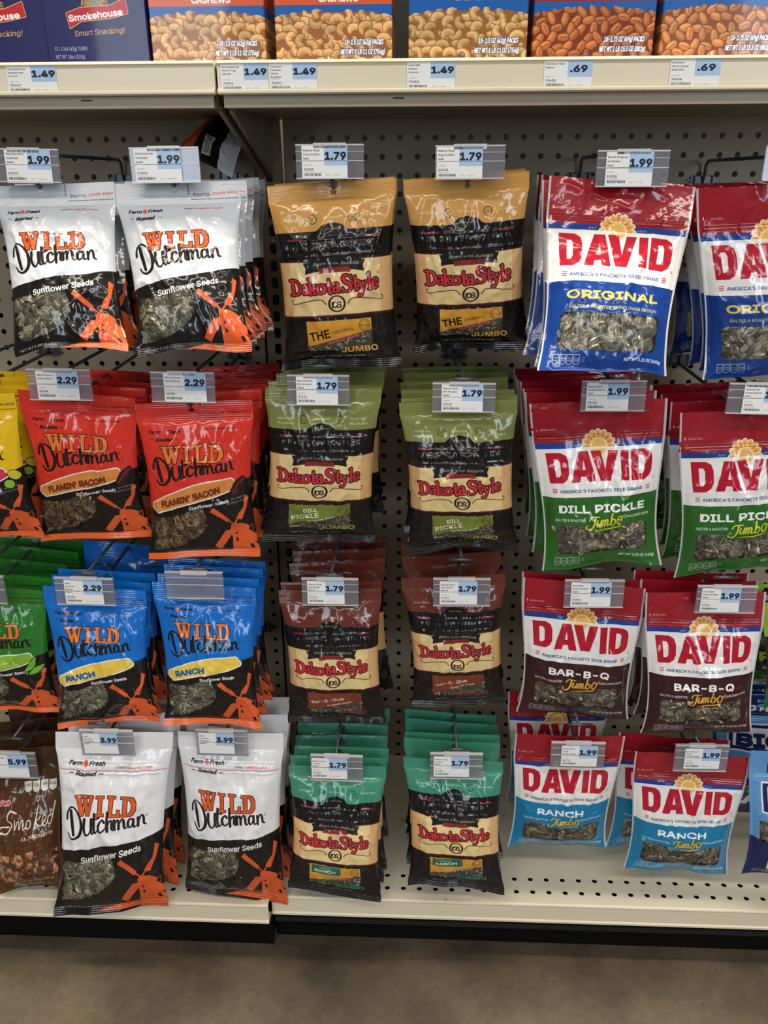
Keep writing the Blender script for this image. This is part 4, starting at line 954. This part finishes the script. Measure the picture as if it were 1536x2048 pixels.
def make_bag(key, C4, hook, seed, label, group=None, fine=1.0, name=None, T=None, hole_uv=None):
    kd, T0, tone, ss = KIND[key]; T = T or T0; D = DES[key]; rnd = random.Random(seed)
    hv = HV.get(key, .10); bv = .955 if kd == 'pillow' else .985
    S, N, W = bag_shape(C4, kd, T, seed*3.1, hv if kd == 'pillow' else .2, bv)
    nm = name or ('almond_pouch' if key == 'almond' else ('seed_pouch' if kd == 'pouch' else 'seed_bag'))
    # hanging hole under the hook
    us = np.linspace(.2, .8, 61); hvv = .055 if key not in ('wd', 'bacon', 'blue', 'green', 'yellow') else .05
    if hook is not None:
        Q = S(us[None], np.full((1, 61), hvv))[0]; hu = us[np.argmin(np.abs(Q[:, 0]-hook))]
    else: hu = .5
    hp = S(np.array([[hu]]), np.array([[hvv]]))[0, 0]
    root = np.array(hp); r = empty(nm, root, label, 'bag', group); root_obj[0] = r
    Lm = np.linalg.norm(C4[3]-C4[0]); sz = (W, Lm); f = fine
    I = lambda n: max(6, int(n*f))
    if kd == 'pillow':
        grid_part('header_seal', D['mat'], S, root, 0, 1, 0, hv, I(54), 28, crimp=.00035 if key[:2] != 'wd' else .00015, ncr=9, hole=(hu, hvv, .0036), N=N, size=sz)
        grid_part('pouch_film', D['mat'], S, root, 0, 1, hv, bv, I(64), I(84), N=N)
        grid_part('bottom_seal', D['mat'], S, root, 0, 1, bv, 1, I(54), 16, crimp=.0004, ncr=4, N=N)
        if key in ('orig', 'dill', 'bbq', 'teal'): grid_part('zip_strip', D['mat'], S, root, .07, .93, .275, .385, I(150), 22, sides=(1,), off=.0006, zipg=True, N=N)
        if key == 'wdbig': grid_part('zip_strip', D['mat'], S, root, .05, .95, .14, .21, I(90), 18, sides=(1,), off=.0006, zipg=True, N=N)
    else:
        grid_part('header_seal', D['mat'], S, root, 0, 1, 0, .16, I(54), 24, hole=(hu, hvv, .0036), N=N, size=sz)
        grid_part('pouch_film', D['mat'], S, root, 0, 1, .16, 1, I(64), I(84), N=N)
        if key != 'almond': grid_part('zip_strip', D['mat'], S, root, .04, .96, .185, .222, I(80), 16, sides=(1,), off=.0005, zipg=False, crimp=.0004, ncr=2, N=N)
    if D['win'] and tone: seeds_mesh(S, N, D['win'], D['W'], D['H'], rnd, tone, ss, root, key == 'almond', T)
    return r, root


# ------------------------------------------------------------------ hooks, bags and tags, hook by hook
ORD = ['second', 'third', 'fourth', 'fifth', 'sixth', 'seventh', 'eighth']
def make_hook(x, z, ytip, label, both=True):
    """double wire hook: lower peg carries the bags, upper bar carries the tag; origin at the wall"""
    r = empty('wire_hook', (x, 0, z), label, 'hook', 'wire display hooks')
    a = MB(); a.tube([(0, -.003, 0), (0, -.03, 0), (0, ytip+.024, 0), (0, ytip+.016, .001), (0, ytip+.009, .004), (0, ytip+.006, .009)], .0026, 8); a.build('peg', M_WIRE, r, True)
    b = MB(); b.tube([(0, -.003, .003), (0, -.009, .012), (0, -.012, .028), (0, -.022, .033), (0, ytip, .0365)], .0022, 8)
    b.tube([(-.016, ytip, .0375), (.016, ytip, .0375)], .0022, 8); b.build('tag_bar', M_WIRE, r, True)
    c = MB()
    for s_ in (-1, 1):
        c.tube([(s_*.0127, -.0035, .0135), (s_*.0127, -.0035, -.004)], .0024, 6); c.box((s_*.0127-.009, -.0035, .006), (s_*.0127+.009, -.0012, .0085)); c.box((s_*.0127-.009, -.0035, -.0025), (s_*.0127+.009, -.0012, 0))
    c.box((-.017, -.0048, -.005), (.017, -.0035, .012)); c.build('back_plate', M_WIRE, r)
    return r
TAGN = [0]
def card_mesh(name, w_, h_, mat, parent, y=0.0):
    V = []; Fc = []; UV = []
    t = .0003
    V = [(-w_/2, -t, -h_/2), (w_/2, -t, -h_/2), (w_/2, -t, h_/2), (-w_/2, -t, h_/2), (-w_/2, t, -h_/2), (w_/2, t, -h_/2), (w_/2, t, h_/2), (-w_/2, t, h_/2)]
    UV = [(0, 0), (1, 0), (1, 1), (0, 1)]+[(.02, .02)]*4
    Fc = [(0, 1, 2, 3), (7, 6, 5, 4), (0, 4, 5, 1), (1, 5, 6, 2), (2, 6, 7, 3), (3, 7, 4, 0)]
    o = mesh(name, V, Fc, mat, parent, uv=UV); o.location = (0, y, 0); return o
def card_mat(art):
    TAGN[0] += 1; im = art.image('card_print_%d' % TAGN[0]); return print_mat('card_print_%d' % TAGN[0], im, film=False, rough=.45, coat=.1)
def make_tag(box, card, art, label, Y=-.327, roll=0.0):
    """clear flip tag: box = its outline in the picture, card = left edge, width share and the printed card"""
    x0, y0, x1, y1 = box; A = atY(x0, (y0+y1)/2, Y); B = atY(x1, (y0+y1)/2, Y); Tp = atY((x0+x1)/2, y0, Y); Bt = atY((x0+x1)/2, y1, Y)
    cx = (A[0]+B[0])/2; W_ = B[0]-A[0]; H_ = Tp[2]-Bt[2]
    r = empty('price_tag', (cx, Y, Tp[2]), label, 'price tag'); r.rotation_euler = (math.radians(-2), math.radians(roll), 0)
    m_ = MB(); m_.box((-W_/2, -.0004, -H_), (W_/2, .0004, 0)); m_.build('front_sheet', M_CLEAR, r)
    m_ = MB(); m_.box((-W_/2, .0022, -H_), (W_/2, .0028, -.001)); m_.build('back_sheet', M_CLEAR, r)
    e = MB(); e.box((-W_/2, -.0012, -.0016), (W_/2, .0030, 0)); e.box((-W_/2, -.0012, -H_), (W_/2, .0030, -H_+.0012)); e.box((-W_/2, -.0010, -H_*.49), (W_/2, -.0004, -H_*.465)); e.box((-W_/2, -.0008, -H_*.22), (W_/2, -.0004, -H_*.205))
    e.build('channel_edge', M_CLEAREDGE, r)
    k = MB(); k.box((-.018, -.0010, -.0042), (.018, .0034, .0012)); k.build('hinge_clip', M_CLEAREDGE, r)
    if art is not None:
        c0, c1 = card; a = atY(c0, (y0+y1)/2, Y)[0]-cx; b = atY(c1, (y0+y1)/2, Y)[0]-cx; cw = b-a; chh = cw*.68
        c_ = card_mesh('price_card', cw, chh, card_mat(art), r, .0010); c_.location = ((a+b)/2, -.0007, -H_*.5-.0005)
    return r
WD3 = ['Wild Dutchman', 'Sunflower', 'Seeds']
HK = [
 # key, corners px, Yt, L, tag box, card (x0,x1), art, row, look, place, back bags dY list
 ('wd', [(-12,372),(228,364),(262,708),(25,703)], -.300, .198, (-18,297,120,365), (13,104), (WD3, '1.99', '1000', '6.500 OZ', 'WHOLESALE'), 'white topped bag with orange windmill', 'at the left edge, top row', [.05, .09]),
 ('wd', [(226,368),(479,362),(503,697),(275,712)], -.300, .198, (261,294,399,366), (270,363), (WD3, '1.99', '1000', '6.500 OZ', 'WHOLESALE'), 'white topped bag with orange windmill', 'beside the upright, top row', [.045, .085, .12, .16]),
 ('orig', [(533,373),(789,353),(803,725),(568,740)], -.300, .212, (592,288,728,358), (604,695), (['Dakota Style', 'Orig Sunflwr', 'Seed'], '1.79', '26245', '5.500 OZ', 'HV GM'), 'mustard topped black bag', 'beside the slotted upright', [.05]),
 ('orig', [(806,359),(1059,342),(1055,693),(829,703)], -.300, .205, (870,290,1010,358), (873,965), (['Dakota Style', 'Orig Sunflwr', 'Seed'], '1.79', '26245', '5.500 OZ', 'HV GM'), 'mustard topped black bag', 'beside the red topped blue pouches', [.04]),
 ('dorig', [(1098,354),(1392,374),(1334,753),(1072,737)], -.300, .216, (1193,300,1337,374), (1211,1305), (['David Original', 'Sunflower', 'Seed'], '1.99', '10338', '5.250 OZ', 'HV GM'), 'red topped blue seed pouch', 'next to the mustard topped bags', [.04, .075, .11]),
 ('dorig', [(1392,377),(1690,362),(1665,742),(1402,753)], -.300, .216, (1529,290,1672,362), (1547,1640), (['David Original', 'Sunflower', 'Seed'], '1.99', '10338', '5.250 OZ', 'HV GM'), 'red topped blue seed pouch', 'cut off by the right edge', [.035, .07, .11]),
 ('yellow', [(-205,792),(27,787),(91,1072),(-125,1086)], -.300, .205, (-190,745,-62,806), None, None, 'yellow bag with orange windmill', 'at the left edge, second row', [.045, .09, .13]),
 ('bacon', [(35,778),(270,795),(305,1068),(82,1077)], -.302, .205, (57,738,183,800), (75,158), (['Wild Dutchman', 'Flamin Bacon'], '2.29', '336784', '6.500 OZ', 'WHOLESALE'), 'red bag with orange windmill', 'beside the yellow bags', [.04, .085, .13]),
 ('bacon', [(270,807),(505,799),(522,1101),(300,1115)], -.306, .212, (303,744,430,804), (329,413), (['Wild Dutchman', 'Flamin Bacon'], '2.29', '336784', '6.500 OZ', 'WHOLESALE'), 'red bag with orange windmill', 'beside the olive topped bags', [.05, .085, .12, .16, .2]),
 ('dill', [(531,774),(763,776),(751,1081),(526,1077)], -.300, .210, (575,750,699,810), (593,676), (['Dakota Style', 'Dill Pickle', 'Seeds'], '1.79', '37119', '5.500 OZ', 'HV GM'), 'olive topped black bag', 'beside the red bacon bags', [.022, .085, .13, .17]),
 ('dill', [(798,805),(1035,797),(1036,1102),(815,1098)], -.305, .206, (865,766,991,824), (883,966), (['Dakota Style', 'Dill Pickle', 'Seeds'], '1.79', '37119', '5.500 OZ', 'HV GM'), 'olive topped black bag', 'beside the green pouches', [.02, .055, .11, .155, .19]),
 ('ddill', [(1058,807),(1335,796),(1320,1117),(1084,1135)], -.300, .219, (1162,761,1291,822), (1172,1257), (['Davids Dill', 'Pickle Rstd &', 'Sltd'], '1.99', '39194', '5.250 OZ', 'HV GM'), 'red topped green seed pouch', 'next to the olive topped bags', [.045, .07, .10, .13, .16, .19]),
 ('ddill', [(1361,826),(1625,815),(1610,1125),(1348,1150)], -.305, .219, (1455,767,1584,828), (1486,1571), (['Davids Dill', 'Pickle Rstd &', 'Sltd'], '1.99', '39194', '5.250 OZ', 'HV GM'), 'red topped green seed pouch', 'cut off by the right edge', [.05, .10, .14]),
 ('green', [(-112,1165),(88,1180),(127,1425),(-85,1425)], -.300, .205, (-102,1152,11,1206), None, None, 'green bag with orange windmill', 'at the left edge, third row', [.035, .085, .13, .16]),
 ('blue', [(85,1172),(290,1182),(319,1446),(116,1453)], -.305, .207, (112,1156,229,1209), (131,207), (['Wild', 'Dutchman', 'Flamin', 'Bacon'], '2.29', '336784', '', 'WHOLESALE'), 'blue bag with orange windmill', 'under the 2.29 tag', [.03, .055, .15]),
 ('blue', [(304,1163),(511,1176),(524,1450),(332,1438)], -.305, .207, (332,1144,447,1196), None, None, 'blue bag with orange windmill', 'under the empty tag', [.025, .055, .08]),
 ('bbq', [(557,1182),(762,1177),(772,1448),(576,1439)], -.303, .209, (604,1157,717,1210), (615,689), (['Dakota Style', 'Bull Ridin', 'BBQ Sd'], '1.79', '37117', '5.500 OZ', 'HV GM'), 'brown topped black bag', 'beside the blue bags', [.024, .09, .13, .17]),
 ('bbq', [(802,1155),(1011,1146),(1011,1402),(824,1407)], -.300, .205, (866,1157,980,1211), (879,954), (['Dakota Style', 'Bull Ridin', 'BBQ Sd'], '1.79', '37117', '5.500 OZ', 'HV GM'), 'brown topped black bag', 'beside the maroon pouches', [.07, .11, .16]),
 ('dbbq', [(1047,1155),(1292,1178),(1258,1441),(1033,1420)], -.300, .216, (1128,1160,1247,1214), (1141,1221), (['David Bbq', 'Jumbo Sunflwr', 'Seeds'], '1.99', '10341', '5.250 OZ', 'HV GM'), 'red topped maroon seed pouch', 'next to the brown topped bags', [.022]),
 ('dbbq', [(1291,1184),(1533,1184),(1506,1465),(1283,1467)], -.305, .217, (1392,1172,1512,1225), (1401,1479), (['David BBQ', 'Jumbo Sunflwr', 'Seeds'], '1.99', '10341', '5.250 OZ', 'HV GM'), 'red topped maroon seed pouch', 'next to the lime pouch', [.035, .06]),
 ('lime', [(1528,1205),(1720,1200),(1715,1408),(1524,1408)], -.290, .172, None, None, None, 'lime and dark green seed pouch', 'at the right edge', [.05]),
 ('almond', [(-52,1503),(119,1490),(131,1770),(0,1783)], -.296, .225, (-32,1505,74,1554), (-20,57), (['Hy-Vee Smoked', 'Almonds', 'Bag'], '5.99', '', '', 'HV GM'), 'brown see-through almond pouch', 'at the left edge, bottom row', [.04, .075, .11]),
 ('wdbig', [(112,1462),(346,1465),(334,1818),(111,1824)], -.332, .300, (162,1461,268,1510), (168,236), (['Wild', 'Dutchman', 'Sunflower', 'Seeds'], '3.99', '', '', 'WHOLESALE'), 'big white bag with orange windmill', 'beside the almond pouches', [.045, .09]),
 ('wdbig', [(355,1463),(566,1469),(575,1810),(370,1775)], -.320, .285, (393,1460,496,1510), (399,469), (['Wild', 'Dutchman', 'Sunflower', 'Seeds'], '3.99', '', '', 'WHOLESALE'), 'big white bag with orange windmill', 'beside the teal topped bags', [.045, .09]),
 ('teal', [(578,1529),(773,1532),(762,1804),(576,1774)], -.325, .214, (622,1511,726,1560), (624,695), (['Dakota Style', 'Country', 'Ranch'], '1.79', '37118', '5.500 OZ', 'HV GM'), 'teal topped black bag', 'beside the big white bags', [.02, .042, .07, .10, .14]),
 ('teal', [(807,1512),(1006,1524),(1008,1778),(816,1765)], -.318, .210, (860,1507,965,1556), (867,938), (['Dakota Style', 'Country', 'Ranch'], '1.79', '37118', '5.500 OZ', 'HV GM'), 'teal topped black bag', 'beside the light blue pouches', [.045, .062, .092, .115]),
 ('dranch', [(1031,1465),(1251,1474),(1212,1691),(1014,1689)], -.305, .208, (1101,1485,1209,1535), (1122,1194), (['David Ranch', 'Jumbo', 'Sunflwr Seed'], '1.99', '11776', '5.250 OZ', 'HV GM'), 'red topped light blue seed pouch', 'next to the teal topped bags', [.11]),
 ('dranch', [(1270,1500),(1502,1516),(1456,1745),(1246,1731)], -.305, .213, (1348,1490,1455,1541), (1368,1439), (['David Ranch', 'Jumbo', 'Sunflwr Seed'], '1.99', '11776', '5.250 OZ', 'HV GM'), 'red topped light blue seed pouch', 'next to the sky blue pouch', [.04]),
 ('bigblue', [(1502,1500),(1735,1500),(1730,1772),(1482,1745)], -.310, .225, None, None, None, 'sky blue and navy seed pouch', 'at the right edge', [.14, .17]),
]
for n, (key, px, Yt, L, tb, card, art, look, place, backs) in enumerate(HK):
    C4, Yb = corners(px, Yt, L)
    tip = Yt-.016
    if tb: hx = atY((tb[0]+tb[2])/2, tb[1], -.325)[0]
    else: hx = (C4[0][0]+C4[1][0])/2
    xm = (C4[0][0]+C4[1][0])/2; Wd = np.linalg.norm(C4[1]-C4[0]); hx = min(max(hx, xm-.17*Wd), xm+.17*Wd)
    grp = look.split(' with')[0]+'s '+place
    r, root = make_bag(key, C4, hx, n+3, 'front '+look+', '+place, grp)
    hz = root[2]+.0045
    make_hook(hx, hz, tip, 'wire hook holding the '+look.split(' with')[0]+'s, '+place)
    rnd = random.Random(n*17+1)
    if backs:
        # a plumper-free twin mesh, a little simpler, for the bags hanging behind
        C5 = [np.array(c_) for c_ in C4]
        rb, rootb = make_bag(key, C5, hx, n+53, 'x', grp, fine=.62, T=KIND[key][1]*.55)
        k0 = rnd.uniform(-1, 1)
        for i, dy in enumerate(backs):
            c_ = rb if i == 0 else copy_tree(rb)
            c_['label'] = '%s %s, %s from the front' % (look.split(' with')[0] if i else look.split(' with')[0], place, ORD[i])
            jr = rnd.uniform(-2.4, 2.4); c_.location = (hx+(rootb[0]-hx)+rnd.uniform(-.002, .002)-(.016 if px[0] == (1270,1500) else 0), rootb[1]+dy, rootb[2])
            # the pack hangs straighter towards the wall
            c_.rotation_euler = (math.radians(rnd.uniform(0, 1.5)), math.radians(jr), math.radians(rnd.uniform(-1, 1)))
    if tb:
        A = art_label(art[0], art[1], art[2], art[3], foot=art[4]) if art else None
        nm = look.split(' with')[0].replace('red topped ', '')+('es' if 'pouch' in look else 's')
        make_tag(tb, card, A, ('%s price tag over the %s, %s' % (art[1], nm, place)) if art else 'empty clear tag holder over the %s, %s' % (nm, place), Y=tip-.004, roll={0: 1, 2: 0, 12: 1}.get(n, rnd.uniform(-.8, .8)))

# the bag that has fallen on its side on top of the row beside the upright
cb = Canvas(100, 137, 4, BLK); cb.rect(-1, -1, 101, 30, (206, 210, 212)); cb.rect(-1, 84, 101, 138, ORG); cb.text('made easy', 70, 12, 4, (212, 70, 50), w=24, bold=.02)
cb.rect(8, 46, 36, 66, (228, 228, 228)); [cb.rect(10+i*1.3, 48, 10.6+i*1.3, 63, (30, 30, 30)) for i in range(19)]
design('wdback', cb); KIND['wdback'] = ('pillow', .026, None, 0); HV['wdback'] = .1
C4 = [atY(462, 352, -.20), atY(498, 226, -.09), atY(424, 246, -.04), atY(334, 306, -.15)]
make_bag('wdback', C4, None, 77, 'fallen bag with orange end seal lying sideways behind the top row tag', None, fine=.8)

# paper labels in the price rail
RL = [((14,125,113,178), (['Blue Diamond', 'Smokehouse', 'Almond'], '1.49', '25443')), ((442,127,536,179), (['Blue Diamond', 'Slt & Vngr', 'Almnds'], '1.49', '32554')),
      ((539,126,634,178), (['Planters', 'Cashews', 'Honey', 'Roasted'], '1.49', '39457')), ((814,124,910,178), (['PLANTERS', 'Salted', 'Cashews'], '1.49', '39456')),
      ((1088,120,1184,174), (['Planters Heat', 'Peanut'], '.69', '39455')), ((1340,117,1440,170), (['Planters', 'Pnuts Honey', 'Rstd SPp'], '.69', '39454'))]
RW = ['left of the rail joint', 'touching the rail joint', 'second from the rail joint', 'under the salted cashew carton', 'under the dark red banded carton', 'near the right edge']
for (bx_, ar), wh in zip(RL, RW):
    Y = -.3288; a = atY(bx_[0], (bx_[1]+bx_[3])/2, Y); b = atY(bx_[2], (bx_[1]+bx_[3])/2, Y)
    cw = b[0]-a[0]; art = art_label(ar[0], ar[1], ar[2], foot='HV GM')
    o = card_mesh('shelf_label', cw, .0272, card_mat(art), None); o.location = ((a[0]+b[0])/2, Y, 1.2503)
    tag(o, 'white and blue price label %s, %s' % (ar[1], wh), 'price label')

# cartons standing on the upper shelf
def carton(key, mats, x0, x1, yf, label, group=None, rot=0.0, h=.141, side=(30, 60, 130)):
    W_ = x1-x0; D_ = .11; r = empty('nut_carton', ((x0+x1)/2, yf, 1.263), label, 'carton', group); r.rotation_euler = (0, 0, math.radians(rot))
    b = .0012
    V = []; Fc = []; UV = []
    # carton body with softened upright edges
    prof = [(-W_/2+b, 0), (W_/2-b, 0), (W_/2, b), (W_/2, D_-b), (W_/2-b, D_), (-W_/2+b, D_), (-W_/2, D_-b), (-W_/2, b)]
    us = [0, 1, 1, .9, .9, .02, .02, 0]
    for z, v in ((0.0005, 0), (h, 1)):
        for (x, y), u in zip(prof, us): V.append((x, y, z)); UV.append((u, v))
    n = 8; Fc = [(i, (i+1) % n, n+(i+1) % n, n+i) for i in range(n)]
    mesh('carton_body', V, Fc, mats[key], r, uv=UV)
    t = MB(); t.box((-W_/2, 0, h), (W_/2, D_*.52, h+.0006)); t.build('top_flap', mats[key+'_s'], r)
    t = MB(); t.box((-W_/2, D_*.5, h+.0006), (W_/2, D_, h+.0012)); t.build('top_flap', mats[key+'_s'], r)
    t = MB(); t.box((-W_/2, 0, 0), (W_/2, D_, .0005)); t.build('bottom_flap', mats[key+'_s'], r)
    return r
CM = {}
for k in ('smoke', 'honey', 'cashew', 'peanut', 'hpeanut'):
    im = art_carton(k).image('carton_'+k); CM[k] = print_mat('carton_'+k, im, film=False, rough=.32, coat=.35); CM[k+'_s'] = flat('carton_side_'+k, (30, 34, 84) if k == 'smoke' else (26, 70, 150), .35, coat=.3)
YB = -.305
def X(px, Y=YB): return float(atY(px, 118, Y)[0])
carton('smoke', CM, X(-135), X(95), YB+.012, 'dark blue almond carton cut off by the left edge')
carton('smoke', CM, X(98), X(301), YB, 'dark blue almond carton beside the cashew cartons')
carton('honey', CM, X(306), X(533), YB, 'orange banded cashew carton beside the dark blue cartons')
carton('honey', CM, X(553), X(784), YB, 'orange banded cashew carton between the other cashew cartons')
carton('cashew', CM, X(817), X(1052), YB, 'blue carton of pale salted cashews behind the 1.49 label')
carton('peanut', CM, X(1063), X(1303), YB, 'blue carton of dark peanuts with dark red band')
carton('hpeanut', CM, X(1316), X(1552), YB, 'orange banded peanut carton at the right edge')
